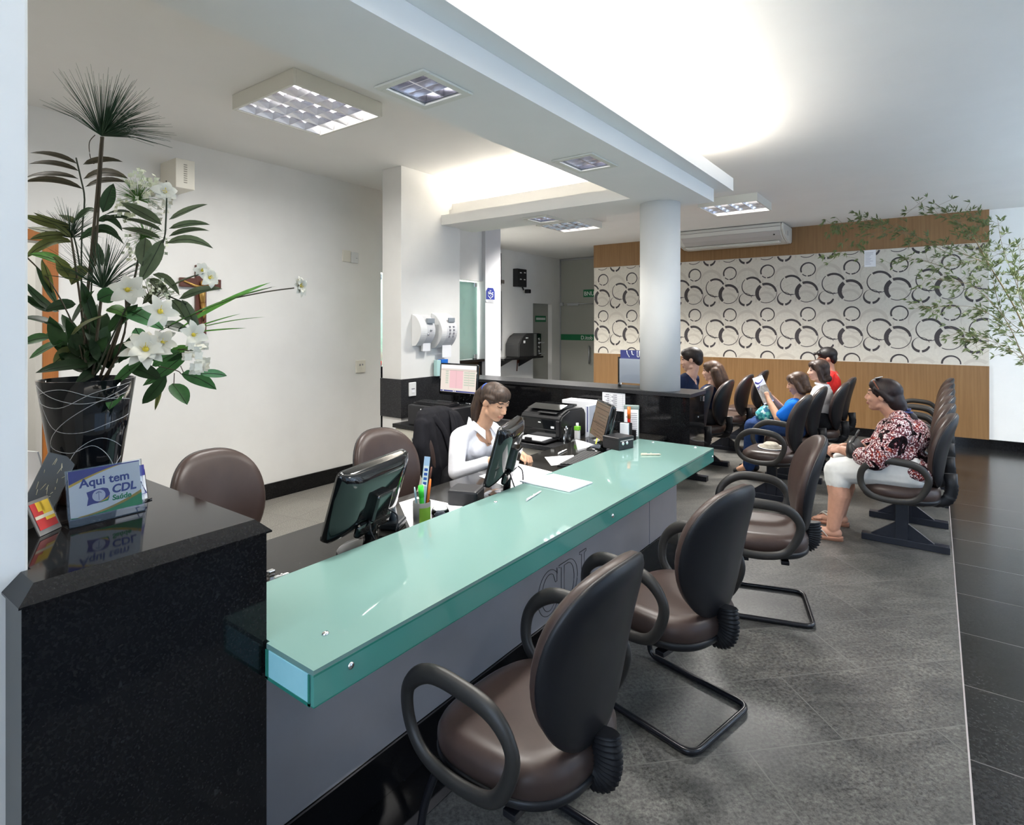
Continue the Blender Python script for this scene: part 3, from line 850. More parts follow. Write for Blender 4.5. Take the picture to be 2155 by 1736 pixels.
luminaire('ceiling_light', 'added unseen square ceiling light on the street side near the counter', 3.2, 3.9, -1.75, -1.05, 2.985, CEIL, False, 4, 4, 26, gS)  # unseen too, added for more light over the waiting side
luminaire('ceiling_light', 'square ceiling light beside the air conditioner, right of the round column', 6.80, 7.50, 1.60, 2.27, 2.985, CEIL, False, 4, 4, 105, gS)
luminaire('ceiling_light', 'square ceiling light over the corridor, left of the round column', 6.72, 7.44, 3.86, 4.52, 2.985, CEIL, False, 4, 4, 110, gS)
luminaire('ceiling_light', 'added square ceiling light hidden in the corridor behind the cashier window', 6.9, 7.5, 5.95, 6.55, 2.985, CEIL, False, 4, 4, 60, gS)  # hidden fixture added to brighten the corridor walls
luminaire('recessed_light', 'nearest small recessed light in the underside of the long beam', 1.635, 1.865, 1.64, 1.86, ZB, ZB + .10, True, 2, 4, 20, gR)
luminaire('recessed_light', 'second small recessed light in the long beam, near the round column', 2.995, 3.265, 1.635, 1.845, ZB, ZB + .10, True, 2, 4, 20, gR)
luminaire('recessed_light', 'small recessed light in the cross beam by the white post', 4.445, 4.685, 2.885, 3.095, ZB, ZB + .10, True, 2, 4, 20, gR)

# ------------------------------------------------------------------ air conditioner under the ceiling
t = thing('air_conditioner', 'long white air conditioner hung under the ceiling above the ring wallpaper', 'air conditioner', (9.56, 2.55, CEIL))
m_ac = mat('ac_ivory_plastic', (.66, .65, .60), .4); m_acg = mat('ac_grey_grille', (.48, .46, .44), .5)
def acprof(i): return [(-.60 + i, -.012), (-.61 + i, -.06), (-.60 + i, -.115), (-.52 + i, -.175), (-.40 + i, -.225), (-.18, -.255), (-.02, -.255), (-.005, -.20), (-.005, -.012)]
bm = BM(); prism(bm, acprof(0), -.76, .76, 'y'); obj('body', bm, m_ac, t)
for s in (-1, 1):
    bm = BM(); a, b = sorted((s * .762, s * .80)); prism(bm, acprof(-.004), a, b, 'y'); bmesh.ops.bevel(bm, geom=list(bm.edges), offset=.012, segments=2, affect='EDGES'); e_ = obj('end_cap', bm, m_ac, t)
bm = BM(); box(bm, -.36, -.30, -.805, -.80, -.17, -.10); obj('side_label', bm, m_acg, e_) if False else obj('side_label', bm, m_acg, t)
bm = BM()
box(bm, -.6135, -.606, -.755, .755, -.060, -.055); obj('seam', bm, mat('dark_seam', (.10, .09, .08), .6), t)
bm = BM(); prism(bm, [(-.6005, -.118), (-.604, -.122), (-.525, -.181), (-.405, -.231), (-.40, -.228), (-.52, -.177)], -.74, .70, 'y'); obj('intake_panel', bm, m_acg, t)
bm = BM()
for k in range(2): box(bm, -.40 + k * .07, -.36 + k * .07, -.70, .70, -.262 - k * .006, -.240, .004)
obj('outlet_flap', bm, m_ac, t)
bm = BM(); ellipsoid(bm, (-.548, -.66, -.167), (.012, .012, .012)); obj('sensor', bm, m_black, t)

# ------------------------------------------------------------------ left wall fittings
t = thing('wall_speaker_box', 'cream louvred box high on the white office wall', 'wall box', (2.08, 4.92, 2.765))
bm = BM(); box(bm, -.07, .07, -.27, -.001, -.118, .105, .004); obj('body', bm, m_cream, t)
for k in range(9):
    bm = BM(); box(bm, -.012, .012, -.2725, -.268, -.075 + k * .017, -.068 + k * .017); obj('slot', bm, mat('slot_shadow', (.35, .33, .28), .7), t)
t = thing('crucifix', 'wooden crucifix with golden figure on the white wall behind the flowers', 'crucifix', (2.312, 4.92, 1.466))
m_darkwood = mat('dark_red_wood', (.10, .028, .014), .4); m_gold = mat('aged_gold', (.55, .33, .10), .35, metal=.8)
bm = BM(); box(bm, -.042, .042, -.032, -.002, 0, .625, .004); box(bm, -.165, .165, -.031, -.003, .44, .515, .004); obj('cross', bm, m_darkwood, t)
bm = BM()
ellipsoid(bm, (0, -.05, .475), (.017, .017, .024))
tube(bm, [(0, -.045, .44), (0, -.048, .38), (.004, -.045, .31)], [.026, .024, .018], 10); tube(bm, [(.004, -.045, .31), (.012, -.06, .22), (.0, -.045, .11)], [.02, .014, .009], 8)
for s in (-1, 1): tube(bm, [(0, -.044, .44), (s * .06, -.042, .455), (s * .14, -.036, .488)], [.013, .010, .007], 8)
obj('figure', bm, m_gold, t)
def plate(name, label, x0, x1, z0, z1, m, marks, y=YL):
    t = thing(name, label, 'wall plate', ((x0 + x1) / 2, y, (z0 + z1) / 2))
    w, h = (x1 - x0) / 2, (z1 - z0) / 2
    bm = BM(); box(bm, -w, w, -.014, -.001, -h, h, .004); obj('cover', bm, m, t)
    for (a, b, c, d, mm) in marks:
        bm = BM(); box(bm, a * w, b * w, -.0165, -.013, c * h, d * h); obj('socket' if mm is m_ink else 'switch', bm, mm, t)
    return t
plate('blank_plate', 'blank cream plate high on the office wall, left of a switch', 3.735, 3.838, 2.25, 2.37, m_cream, [])
plate('light_switch', 'pale grey wall switch right of the blank cream plate', 3.843, 3.935, 2.245, 2.358, mat('pale_grey_plastic', (.68, .69, .68), .4), [(.3, .7, -.08, -.02, m_ink)])
plate('phone_socket', 'cream four-hole socket plate low beside the white post', 3.905, 4.03, 1.09, 1.222, m_cream, [(-.3, -.1, .1, .4, m_ink), (.25, .45, .15, .4, m_ink), (-.3, -.05, -.4, -.15, m_cream), (.2, .45, -.4, -.15, m_cream)])
plate('wall_outlet', 'small white outlet near the floor behind the brown office chair', 2.645, 2.735, .275, .405, m_whiteplas, [(-.3, .3, -.1, .1, m_ink)])
t = plate('power_outlet', 'white upright outlet on the black cladding of the post', 3.775, 3.865, .925, 1.055, m_whiteplas, [(-.35, .5, .0, .12, m_ink), (-.35, .5, -.5, -.05, m_paper)], 3.984)

# ------------------------------------------------------------------ dispensers on the white post
def dispenser(name, label, xc, w, z0, z1, d, kind):
    t = thing(name, label, 'dispenser', (xc, 4.0, z0)); h = z1 - z0
    prof = [(-.001, 0.02)] + [(-d * math.sin(PI * k / 16) ** .75 - .02, h * (0.02 + .96 * k / 16)) for k in range(1, 16)] + [(-.001, h * .98)]
    bm = BM(); prism(bm, prof, -w / 2, -w / 2 + w * .42 if kind else -w / 2 + w * .30, 'x'); bmesh.ops.bevel(bm, geom=[e for e in bm.edges if e.calc_face_angle(0) > .9], offset=.008, segments=2, affect='EDGES'); obj('cover', bm, m_whiteplas, t)
    prof2 = [(y * .93, .01 + z * .97) for y, z in prof]
    bm = BM(); prism(bm, prof2, -w / 2 + w * (.42 if kind else .30) + .001, w / 2, 'x'); b_ = obj('front', bm, mat('grey_white_plastic', (.66, .66, .67), .35), t)
    if kind:
        bm = BM(); box(bm, .0, w * .42, -d * .97 - .022, -d * .82, h * .72, h * .86, .003); obj('window', bm, mat('grey_blue_window', (.25, .28, .31), .15), t)
        for x_, z_ in ((.04, .52), (-.0, .40)):
            bm = BM(); bolt(bm, (x_, -d * .975 - .017, h * z_), (0, -1, 0), .012); obj('button', bm, m_steel, t)
        bm = BM(); box(bm, -.01, w * .45, -d * .55, -d * .3, -.03, .06); obj('paper_towel', bm, m_paper, t)
    else:
        k_ = 0
        for r_ in range(4):
            for c_ in range(2):
                bm = BM(); z_ = h * (.34 + .085 * r_); y_ = -d * math.sin(PI * (z_ / h - .02) / .96) ** .75 * .93 - .0196
                box(bm, .0 + c_ * .055, .018 + c_ * .055, y_ - .004, y_ + .008, z_, z_ + .018); obj('pictogram', bm, m_ink, t)
        bm = BM(); box(bm, .0, w * .40, -d * .98, -d * .90, h * .74, h * .86, .003); obj('window', bm, mat('grey_blue_window', (.25, .28, .31), .15), t)
        bm = BM(); box(bm, -.04, w * .38, -.075, -.072, -.07, .05); obj('paper_towel', bm, m_paper, t)
    return t
dispenser('soap_dispenser', 'smaller rounded white dispenser, left of the two on the post', 3.935, .20, 1.375, 1.705, .105, 1)
dispenser('towel_dispenser', 'larger rounded white dispenser with dark pictograms, right on the post', 4.215, .235, 1.345, 1.72, .125, 0)
t = thing('cup_box', 'small blue box on the post behind the standing screen', 'box', (4.22, 3.98, 1.09))
bm = BM(); box(bm, -.05, .045, -.05, .0, 0.002, .165, .003); obj('box', bm, mat('vivid_blue_card', (.01, .14, .55), .45), t)
bm = BM(); box(bm, -.11, -.054, -.045, .0, 0.002, .16, .003); obj('pale_side', bm, mat('pale_aqua', (.45, .68, .66), .4), t)

# ------------------------------------------------------------------ corridor fittings
t = thing('door_closer_alarm', 'black box with white marks and small camera high on the corridor wall', 'alarm box', (9.45, YK, 2.30))
bm = BM(); box(bm, -.15, .17, -.12, -.001, .06, .42, .008); obj('body', bm, m_black, t)
bm = BM()
for x_, z_ in ((-.04, .33), (.10, .34), (-.04, .20), (.09, .20)): box(bm, x_ - .03, x_ + .03, -.123, -.119, z_, z_ + .02)
obj('markings', bm, m_sgw, t)
bm = BM(); cyl(bm, (.10, -.06, .06), (.12, -.08, .0), .018, 8); box(bm, .17, .27, -.16, -.06, -.06, .02, .012); obj('camera', bm, m_black, t)
t = thing('small_plate', 'small grey plate on the corridor wall left of the black alarm box', 'wall plate', (8.91, YK, 2.437)); bm = BM(); box(bm, -.09, .09, -.02, -.001, -.035, .035, .004); obj('plate', bm, mat('taupe_plastic', (.22, .19, .16), .5), t)
t = thing('wall_shelf', 'black shelf on the corridor wall carrying the card printer', 'shelf', (9.2, YK, .95)); bm = BM(); box(bm, -.75, .58, -.42, -.001, -.02, .018, .004); obj('board', bm, m_granite, t)
for x_ in (-.4, .3):
    bm = BM(); prism(bm, [(-.36, -.021), (-.005, -.021), (-.005, -.2)], x_ - .01, x_ + .01, 'x'); obj('bracket', bm, m_black, t)
t = thing('card_printer', 'black and silver card printer on the corridor shelf', 'printer', (9.42, YK - .22, .9685))
bm = BM(); prism(bm, [(-.44, 0), (.30, 0), (.30, .46), (-.20, .46), (-.27, .40), (-.36, .37), (-.44, .25)], -.17, .17, 'y'); bmesh.ops.bevel(bm, geom=list(bm.edges), offset=.014, segments=2, affect='EDGES'); obj('body', bm, mat('dark_grey_plastic', (.03, .03, .03), .4), t)
bm = BM(); box(bm, .06, .15, -.174, -.168, .01, .45); obj('silver_panel', bm, m_steel, t)
bm = BM(); box(bm, .17, .31, -.178, -.168, .01, .45); obj('ribbon_bay', bm, m_gloss, t)
for z_ in (.10, .18, .26, .34):
    bm = BM(); bolt(bm, (.235, -.178, z_), (0, -1, 0), .03); obj('roller', bm, m_chrome, t)
for z_ in (.05, .27):
    bm = BM(); cyl(bm, (.22, -.19, z_), (.40, -.19, z_), .012, 8); obj('output_rod', bm, m_steel, t)
bm = BM(); box(bm, -.30, -.24, -.173, -.168, .27, .32); box(bm, -.22, -.14, -.173, -.168, .36, .38); obj('logo', bm, m_sgw, t)
t = thing('hanging_cable', 'short brown cable hanging under the corridor shelf', 'cable', (9.45, YK, .66))
bm = BM(); tube(bm, [(0, -.012, .24), (-.02, -.02, .15), (-.03, -.014, 0)], .010, 8); box(bm, -.01, .05, -.02, -.001, .16, .22, .004); obj('cord', bm, m_darkwood, t)
t = thing('television', 'black television edge behind the white pillar in the corridor', 'television', (8.25, YK, 2.35))
bm = BM(); box(bm, -.52, .52, -.12, -.07, 0, .62, .01); obj('screen', bm, m_gloss, t); bm = BM(); box(bm, -.1, .1, -.07, -.001, .2, .4); obj('bracket', bm, m_black, t)
t = thing('corridor_poster', 'narrow framed poster on the corridor wall beside the white pillar', 'poster', (8.55, YK, 1.10)); bm = BM(); box(bm, -.36, .36, -.02, -.001, 0, 1.15, .004); f_ = obj('frame', bm, m_steel, t)
bm = BM(); box(bm, -.33, .33, -.022, -.019, .03, 1.12); obj('print', bm, m_sgw, t)
text('lettering', 'D.itob', .115, m_sgw, d2, frame((XD - .007, 6.28, 1.275), (0, -1, 0), (0, 0, 1)), offset=.001)
text('lettering', 'BNUTI', .125, m_sgw, d2, frame((XD - .007, 6.20, 2.235), (0, -1, 0), (0, 0, 1)), offset=.001)
bm = BM()
for k in range(11): box(bm, 10.28 + k * .033, 10.28 + k * .033 + .020, YK + .090, YK + .093, 1.70, 1.75)
obj('lettering', bm, m_sgw, d1)

t = thing('pillar_sign', 'small dark blue emblem sign on the white pillar', 'sign', (6.182, YC - .06, 1.905))
bm = BM(); prism(bm, [(-.10, .02), (-.085, 0), (.085, 0), (.10, .02), (.10, .155), (.062, .205), (-.062, .205), (-.10, .155)], -.006, -.001, 'y'); obj('plate', bm, m_sgw, t)
bm = BM(); prism(bm, [(-.094, .038), (.094, .038), (.094, .152), (.058, .199), (-.058, .199), (-.094, .152)], -.0075, -.0055, 'y'); obj('blue_field', bm, mat('navy_blue_print', (.022, .035, .22), .4), t)
bm = BM()
def st(pts, r): tube(bm, [(x, -.0085, z) for x, z in pts], r, 6, sy=.3, up=(0, 1, 0))
st([(-.052, .092), (0, .052), (0, .036)], .005); st([(.052, .090), (.004, .052)], .005); st([(-.058, .112), (-.02, .116), (0, .126), (.025, .114), (.058, .104)], .0065)
st([(-.058, .134), (-.026, .136)], .0075); st([(.058, .136), (.03, .128)], .0065); st([(0, .126), (0, .142)], .005); st([(-.014, .168), (-.006, .150)], .006); st([(.008, .158), (.018, .160)], .004); st([(.002, .10), (.004, .075)], .004)
obj('emblem', bm, m_sgw, t)
bm = BM(); box(bm, -.05, .07, -.0075, -.0055, .014, .024); obj('caption', bm, m_ink, t)

t = thing('brochure_holder', 'clear acrylic holder of white brochures against the round column', 'holder', (4.60, 2.085, DZ))
m_acr = thin_glass('clear_acrylic', (.93, .95, .97), .09)
bm = BM(); box(bm, -.07, -.067, -.115, .115, .0, .26); box(bm, -.067, -.002, -.115, -.112, 0, .26); box(bm, -.067, -.002, .112, .115, 0, .26); box(bm, -.002, .001, -.115, .115, 0, .26); obj('pocket', bm, m_acr, t)
bm = BM(); box(bm, -.060, -.010, -.105, .105, .04, .245); obj('brochures', bm, m_paper, t)
bm = BM(); box(bm, -.042, -.038, -.105, .105, .245, .32); b_ = obj('blue_brochure', bm, mat('indigo_print', (.05, .06, .22), .4), t)
bm = BM()
for pts in ([(.02, .26), (.04, .29), (.045, .315)], [(-.05, .315), (-.05, .27), (-.06, .262), (-.07, .27), (-.07, .315)], [(.0, .315), (-.005, .285), (-.02, .28)]): tube(bm, [(-.0425, y, z) for y, z in pts], .004, 6)
obj('white_curves', bm, m_sgw, b_)

def paper_lines(bm, w, h, n, y, seed=0, m0=.1):
    rnd = random.Random(seed)
    for k in range(n):
        z = h / 2 - h * (k + 1) / (n + 1); x0 = -w / 2 * (1 - m0); L_ = w * (1 - m0) * rnd.uniform(.3, .95)
        box(bm, x0, x0 + L_, y - .0004, y, z - h / n * .16, z + h / n * .16)
t = thing('wall_notice', 'white printed notice pinned at the top of the ring wallpaper', 'notice', (XB, .745, 2.54)); bm = BM(); box(bm, -.010, -.003, -.07, .07, -.12, .12, .002); obj('sheet', bm, m_paper, t)
bm = BM(); paper_lines(bm, .13, .20, 9, 0); bmesh.ops.transform(bm, matrix=Matrix.Translation((-.0101, 0, 0)) @ Matrix.Rotation(R(-90), 4, 'Z'), verts=bm.verts); obj('print', bm, mat('pale_ink', (.5, .5, .55), .7), t)
t = thing('phone_list', 'white printed table sheet taped on the black divider above the desk screen', 'notice', (DX0, 2.175, .952)); bm = BM(); box(bm, -.002, -.0005, -.105, .105, -.075, .075); obj('sheet', bm, m_paper, t)
bm = BM()
for k in range(9): box(bm, -.0026, -.002, -.098, .098, -.066 + k * .0165, -.0652 + k * .0165)
for y_ in (.03, -.085): box(bm, -.0026, -.002, y_, y_ + .001, -.066, .066)
for k in range(8): box(bm, -.0027, -.002, .04, .085 - (k % 3) * .012, -.062 + k * .0165, -.056 + k * .0165); box(bm, -.0027, -.002, -.03, .02 - (k % 2) * .015, -.062 + k * .0165, -.056 + k * .0165)
obj('print', bm, m_ink, t)

t = thing('counting_machine', 'pale machine with small dark screen behind the greenish cashier glass', 'machine', (5.72, 5.35, 1.136))
bm = BM(); prism(bm, [(-.16, 0), (.16, 0), (.16, .10), (.05, .17), (-.16, .17)], -.2, .2, 'x'); obj('body', bm, m_whiteplas, t)
bm = BM(); box(bm, -.07, .07, -.165, -.158, .10, .16, .003); obj('screen', bm, m_black, t)
bm = BM(); box(bm, -.34, -.29, .0, .05, 0, .72, .004); box(bm, -.40, -.36, .0, .04, 0, .70, .004); obj('frame_post', bm, m_whiteplas, t)
t = thing('booth_counter', 'pale counter inside the cashier booth behind the greenish glass', 'counter', (5.2, 5.4, 1.135)); bm = BM(); box(bm, -.85, .85, -.25, .35, -.04, 0, .003); box(bm, -.85, -.80, -.2, .3, -1.135, -.04); box(bm, .78, .83, -.2, .3, -1.135, -.04); obj('top', bm, m_offwhite, t)
# ------------------------------------------------------------------ monitors
def emi(name, col, s): return mat(name, (.02, .02, .02), .25, emit=col, estr=s)
def monitor(label, loc, rz, w, h, zb, tilt, screen, foot='disc', neck=0.0):
    t = thing('computer_monitor', label, 'monitor', loc, rz)
    M = Matrix.Translation((0, 0, zb)) @ Matrix.Rotation(R(tilt), 4, 'X')
    bm = BM(); rings = []
    for y, s_, dz in ((.012, 1.0, 0), (.0, 1.0, 0), (-.016, .985, 0), (-.034, .90, .004), (-.050, .72, .006), (-.056, .55, .006)):
        rings.append([(x, y, h / 2 + z + dz) for x, z in superell(w / 2 * s_, h / 2 * s_, 18 if s_ > .95 else 9, 48)])
    loft(bm, rings, M=M); b_ = obj('casing', bm, m_gloss, t)
    bm = BM(); box(bm, -w / 2 + .016, w / 2 - .016, .0122, .0135, .030, h - .014, M=M); s_ = obj('screen', bm, screen, b_)
    bm = BM(); box(bm, -.05, .05, -.085, -.045, h * .22, h * .62, .008, M=M); box(bm, -.11, .11, -.07, -.046, h * .02, h * .22, .012, M=M); obj('rear_housing', bm, m_gloss, t)
    bm = BM(); tube(bm, [(0, -.055, zb + h * .28), (0, -.062, zb + .02), (0, -.05, .012)], [.034, .032, .040], 14, sx=1.1, sy=.5, up=(0, 1, 0)); obj('neck', bm, m_gloss, t)
    bm = BM(); lathe(bm, [(.0001, .016), (.06, .015), (.108, .009), (.115, .004), (.113, .0005)][::-1], 40, Matrix.Translation((0, -.02, 0)) @ Matrix.Diagonal((1.05, .8, 1, 1))); obj('foot', bm, m_gloss, t)
    bm = BM(); tube(bm, smoothpath([(.06, -.075, zb + .06), (.10, -.11, zb + .02), (.08, -.12, .05), (.10, -.11, .006), (.13, -.09, .005)]), .0035, 6); tube(bm, smoothpath([(-.04, -.075, zb + .05), (-.06, -.10, zb), (-.02, -.11, .03), (.05, -.10, .005)]), .0035, 6); obj('cables', bm, m_black, t)
    return t, s_, M
m_scr1 = emi('bright_screen', (.80, .82, .85), .75); m_scr3 = emi('brown_screen', (.25, .16, .10), .55)
DZT = .7205
monitor('nearest black monitor seen from behind, tilted back on a round foot', (1.475, 1.835, DZT), R(15), .445, .275, .088, 17, m_scr1)
monitor('second black monitor, seen nearly edge-on in front of the receptionist', (2.335, 1.815, DZT), R(22), .425, .30, .095, 15, m_scr1)
mt, ms, MM = monitor('black monitor with dim brown screen near the black cash box', (3.625, 1.925, DZT), R(44), .345, .285, .055, 14, m_scr3)
bm = BM()
for k, z in enumerate((.255, .225, .12)): box(bm, -.15, .15, .0136, .0139, z, z + .006, M=MM)
for k in range(8): box(bm, -.14, -.14 + .20 + .05 * math.sin(k * 2.1), .0136, .0139, .045 + k * .021, .049 + k * .021, M=MM)
obj('screen_text', bm, emi('dark_brown_screen_text', (.12, .08, .05), .5), ms)
bm = BM(); box(bm, -.055, -.03, .014, .016, -.012, .028, M=MM); obj('sticky_note', bm, mat('yellow_paper', (.70, .72, .10), .7), ms)

# computer tower lying on the return counter, screen and keyboard on top
t = thing('computer_tower', 'black computer tower lying flat under the screen with the pink table', 'computer', (3.615, 3.555, .7005))
bm = BM(); box(bm, .004, .40, -.265, .265, .004, .180, .004); obj('case', bm, mat('dark_case', (.02, .02, .022), .4), t)
bm = BM(); box(bm, -.004, .006, -.262, .262, .004, .178, .006); f_ = obj('front_bezel', bm, mat('bezel_black', (.022, .022, .025), .45), t)
bm = BM(); box(bm, -.0045, -.001, .05, .062, .02, .16); box(bm, -.0045, -.001, .02, .028, .02, .16); obj('vent_slots', bm, m_gloss, f_)
bm = BM(); lathe(bm, [(.013, 0), (.013, .003), (.019, .003), (.019, 0)], 24, Matrix.Translation((-.004, .135, .088)) @ Matrix.Rotation(R(-90), 4, 'Y')); obj('power_ring', bm, m_chrome, f_)
bm = BM(); ellipsoid(bm, (-.004, .10, .150), (.003, .008, .008)); obj('badge', bm, m_chrome, f_)
for y_ in (-.22, .22):
    bm = BM(); box(bm, .02, .38, y_ - .015, y_ + .015, 0, .0045); obj('foot', bm, m_black, t)
def keyboard(label, loc, rz):
    t = thing('keyboard', label, 'keyboard', loc, rz)
    bm = BM(); prism(bm, [(-.075, .001), (.075, .001), (.075, .022), (-.075, .012)], -.215, .215, 'x'); obj('base', bm, m_black, t)
    bm = BM()
    for r_ in range(5):
        for c_ in range(18):
            y_ = -.06 + r_ * .025; z_ = .014 + (y_ + .075) / .15 * .010
            box(bm, -.205 + c_ * .0228, -.205 + c_ * .0228 + .019, y_, y_ + .020, z_, z_ + .007)
    k = obj('keys', bm, mat('key_black', (.018, .018, .02), .5), t)
    return t
keyboard('black keyboard lying on top of the computer tower', (3.75, 3.60, .8815), R(-90))
keyboard('black keyboard half hidden behind the far end of the mint glass', (3.25, 1.835, DZT), R(188))
mt, ms, MM = monitor('standing monitor showing a pink spreadsheet, on the computer tower', (3.905, 3.475, .8815), R(90), .455, .29, .075, 4, emi('spreadsheet_screen', (.84, .74, .66), .85))
pk = emi('pink_cells', (.88, .55, .58), .85); gr = emi('greenish_cells', (.62, .66, .55), .8); wt = emi('white_cells', (.9, .88, .90), .9); bl = emi('navy_taskbar', (.05, .07, .30), .7); gy = emi('grey_rule', (.50, .45, .40), .6)
def cells(m, rects, y=.0137):
    bm = BM()
    for a, b, c, d in rects: box(bm, -.21 + a * .42, -.21 + b * .42, y, y + .0004, .032 + c * .242, .032 + d * .242, M=MM)
    obj('screen_cells', bm, m, ms)
# local x runs right-to-left as seen, so columns are mirrored
cells(wt, [(0, 1, .86, 1)]); cells(pk, [(.36, .74, .14, .80)]); cells(bl, [(0, 1, 0, .055)])
cells(gr, [(.78, .86, .30 + .085 * k, .36 + .085 * k) for k in range(6)] + [(.03, .18, .26 + .09 * k, .31 + .09 * k) for k in range(6)] + [(.20, .33, .26 + .09 * k, .31 + .09 * k) for k in range(6)], .0141)
cells(gy, [(0, 1, .80, .812), (0, 1, .855, .862), (.19, .194, .14, .80), (.55, .553, .14, .80)], .0144)
cells(wt, [(.90, .93, .012, .045), (.60, .63, .012, .045), (.55, .58, .012, .045)], .0147)

# ------------------------------------------------------------------ printer and things around it
t = thing('laser_printer', 'black laser printer with a sheet in its open tray', 'printer', (3.95, 2.49, .7005))
bm = BM(); prism(bm, [(-.20, .03), (-.20, .165), (-.17, .20), (-.06, .235), (.17, .225), (.20, .18), (.20, .0), (-.17, .0)], -.19, .19, 'y'); bmesh.ops.bevel(bm, geom=list(bm.edges), offset=.012, segments=2, affect='EDGES'); obj('body', bm, mat('printer_black', (.014, .014, .015), .35), t)
bm = BM(); box(bm, -.202, -.19, -.15, .15, .085, .165, .004); p_ = obj('front_door', bm, m_gloss, t)
bm = BM(); box(bm, -.2035, -.201, -.012, .012, .135, .142); box(bm, -.2035, -.201, -.135, -.105, .10, .116); obj('logo_plate', bm, m_sgw, p_)
bm = BM(); box(bm, -.203, -.16, -.15, .15, .035, .078); obj('tray_opening', bm, m_gloss, t)
bm = BM(); box(bm, -.36, -.19, -.155, .155, .012, .024, .003); box(bm, -.365, -.345, -.03, .03, .012, .045, .004); tr_ = obj('paper_tray', bm, m_black, t)
bm = BM(); box(bm, -.345, -.17, -.115, .115, .0245, .029); obj('paper_sheet', bm, m_paper, tr_)
bm = BM(); prism(bm, [(-.15, .235), (-.03, .262), (.12, .255), (.12, .238), (-.04, .234)], -.15, .15, 'y'); obj('output_tray', bm, m_gloss, t)
bm = BM(); box(bm, -.175, -.03, -.145, .03, .246, .250, M=Matrix.Rotation(R(-8), 4, 'Y') @ Matrix.Translation((.02, 0, -.012))); obj('lid_flap', bm, mat('printer_black', (), .3), t)

t = thing('document_box', 'white upright document box behind the printer', 'box', (4.10, 2.40, .7005))
bm = BM(); box(bm, .10, .25, -.19, .16, 0, .262, .002); obj('box', bm, m_paper, t)
bm = BM(); box(bm, -.08, .10, -.20, -.165, .0, .255, .002); obj('binder', bm, mat('pale_blue_grey', (.60, .62, .68), .5), t)
bm = BM(); box(bm, -.0805, -.078, -.19, -.18, .05, .25); obj('blue_spine', bm, mat('navy_spine', (.05, .06, .18), .5), t)
t = thing('drinking_glass', 'clear empty tumbler at the corner of the return counter', 'glass', (3.755, 2.245, .7005))
m_cg = mat('tumbler_glass', (.95, .97, .97), .02, trans=1.0, ior=1.45)
bm = BM(); lathe(bm, [(.0001, 0), (.027, 0), (.029, .004), (.040, .125), (.0375, .125), (.0265, .014), (.0001, .012)], 32); obj('tumbler', bm, m_cg, t)
t = thing('correction_bottle', 'small white bottle with a green label beside the tumbler', 'bottle', (3.92, 2.25, .7005))
bm = BM(); box(bm, -.016, .016, -.020, .020, 0, .10, .006); tube(bm, [(0, 0, .10), (0, 0, .132)], [.013, .011], 12); obj('bottle', bm, m_whiteplas, t)
bm = BM(); box(bm, -.0175, .0175, -.0215, .0215, .075, .108, .003); obj('green_label', bm, mat('lime_green', (.22, .60, .05), .5), t)
t = thing('calculator', 'small dark calculator between the tumbler and the brown screen', 'calculator', (3.83, 2.215, .7005), R(20))
bm = BM(); box(bm, -.055, .055, -.03, .03, 0, .014, .003); obj('body', bm, mat('dark_grey_plastic', (), .3), t)
bm = BM()
for i in range(4):
    for j in range(4): box(bm, -.045 + i * .018, -.033 + i * .018, -.023 + j * .012, -.014 + j * .012, .014, .017)
obj('keys', bm, mat('mid_grey_plastic', (.22, .22, .23), .5), t)
t = thing('paper_tray', 'pile of white slips on the return counter left of the printer', 'papers', (3.68, 2.86, .7005))
bm = BM(); box(bm, -.10, .06, -.09, .09, 0, .02); obj('slips', bm, m_paper, t)
bm = BM(); box(bm, .0, .07, -.075, .075, .02, .075, M=Matrix.Rotation(R(8), 4, 'Y')); u_ = obj('notepad', bm, m_paper, t)
bm = BM(); box(bm, .075, .12, -.08, .08, .02, .12, .01); obj('wire_holder', bm, m_black, t)

# ------------------------------------------------------------------ papers and small things on the desk
def sheet(name, label, corners, z, n, seed, thick=.0012, grp=None, pm=None, tint=None):
    """a sheet from four desk positions (x, y), printed with grey lines"""
    c = Vector((sum(p[0] for p in corners) / 4, sum(p[1] for p in corners) / 4, z))
    t = thing(name, label, 'paper', c, 0, grp)
    bm = BM(); prism(bm, [(p[0] - c.x, p[1] - c.y) for p in corners], 0, thick, 'z'); s_ = obj('sheet', bm, pm or m_paper, t)
    a, b, cc, d = [Vector((p[0] - c.x, p[1] - c.y, thick)) for p in corners]
    rnd = random.Random(seed); bm = BM()
    for k in range(n):
        v = (k + 1) / (n + 1)
        p, q = a.lerp(d, v), b.lerp(cc, v); u = p.lerp(q, .08); w_ = p.lerp(q, rnd.uniform(.4, .94)); dv = (d - a) / n * .13
        vs = [bm.verts.new(x + Vector((0, 0, .0003))) for x in (u - dv, w_ - dv, w_ + dv, u + dv)]; bm.faces.new(vs)
    obj('print', bm, mat(tint or 'pale_print', (.48, .48, .55), .7) if True else None, t)
    return t
def on(px, py, z=DZT): v = at(px, py, Z=z); return (v.x, v.y)
sheet('paper_sheet', 'white form lying on the desk beside the pen cup', [on(840, 1058), on(879, 1046), on(976, 1066), on(868, 1122)], DZT, 7, 1)
sheet('paper_sheet', 'white printed sheet under the receptionist and her monitor', [on(1008, 1002), on(1092, 976), on(1172, 996), on(1080, 1030)], DZT, 9, 2)
sheet('paper_sheet', 'small white sheet with a table lying on the desk toward the divider', [on(1146, 962), on(1207, 958), on(1216, 974), on(1160, 980)], DZT, 5, 3)
sheet('paper_sheet', 'stack of white sheets lying across the edge of the mint glass', [on(1094, 1014, .7885), on(1165, 999, .7885), on(1247, 1017, .7885), on(1199, 1036, .7885)], .7885, 8, 4, .006)
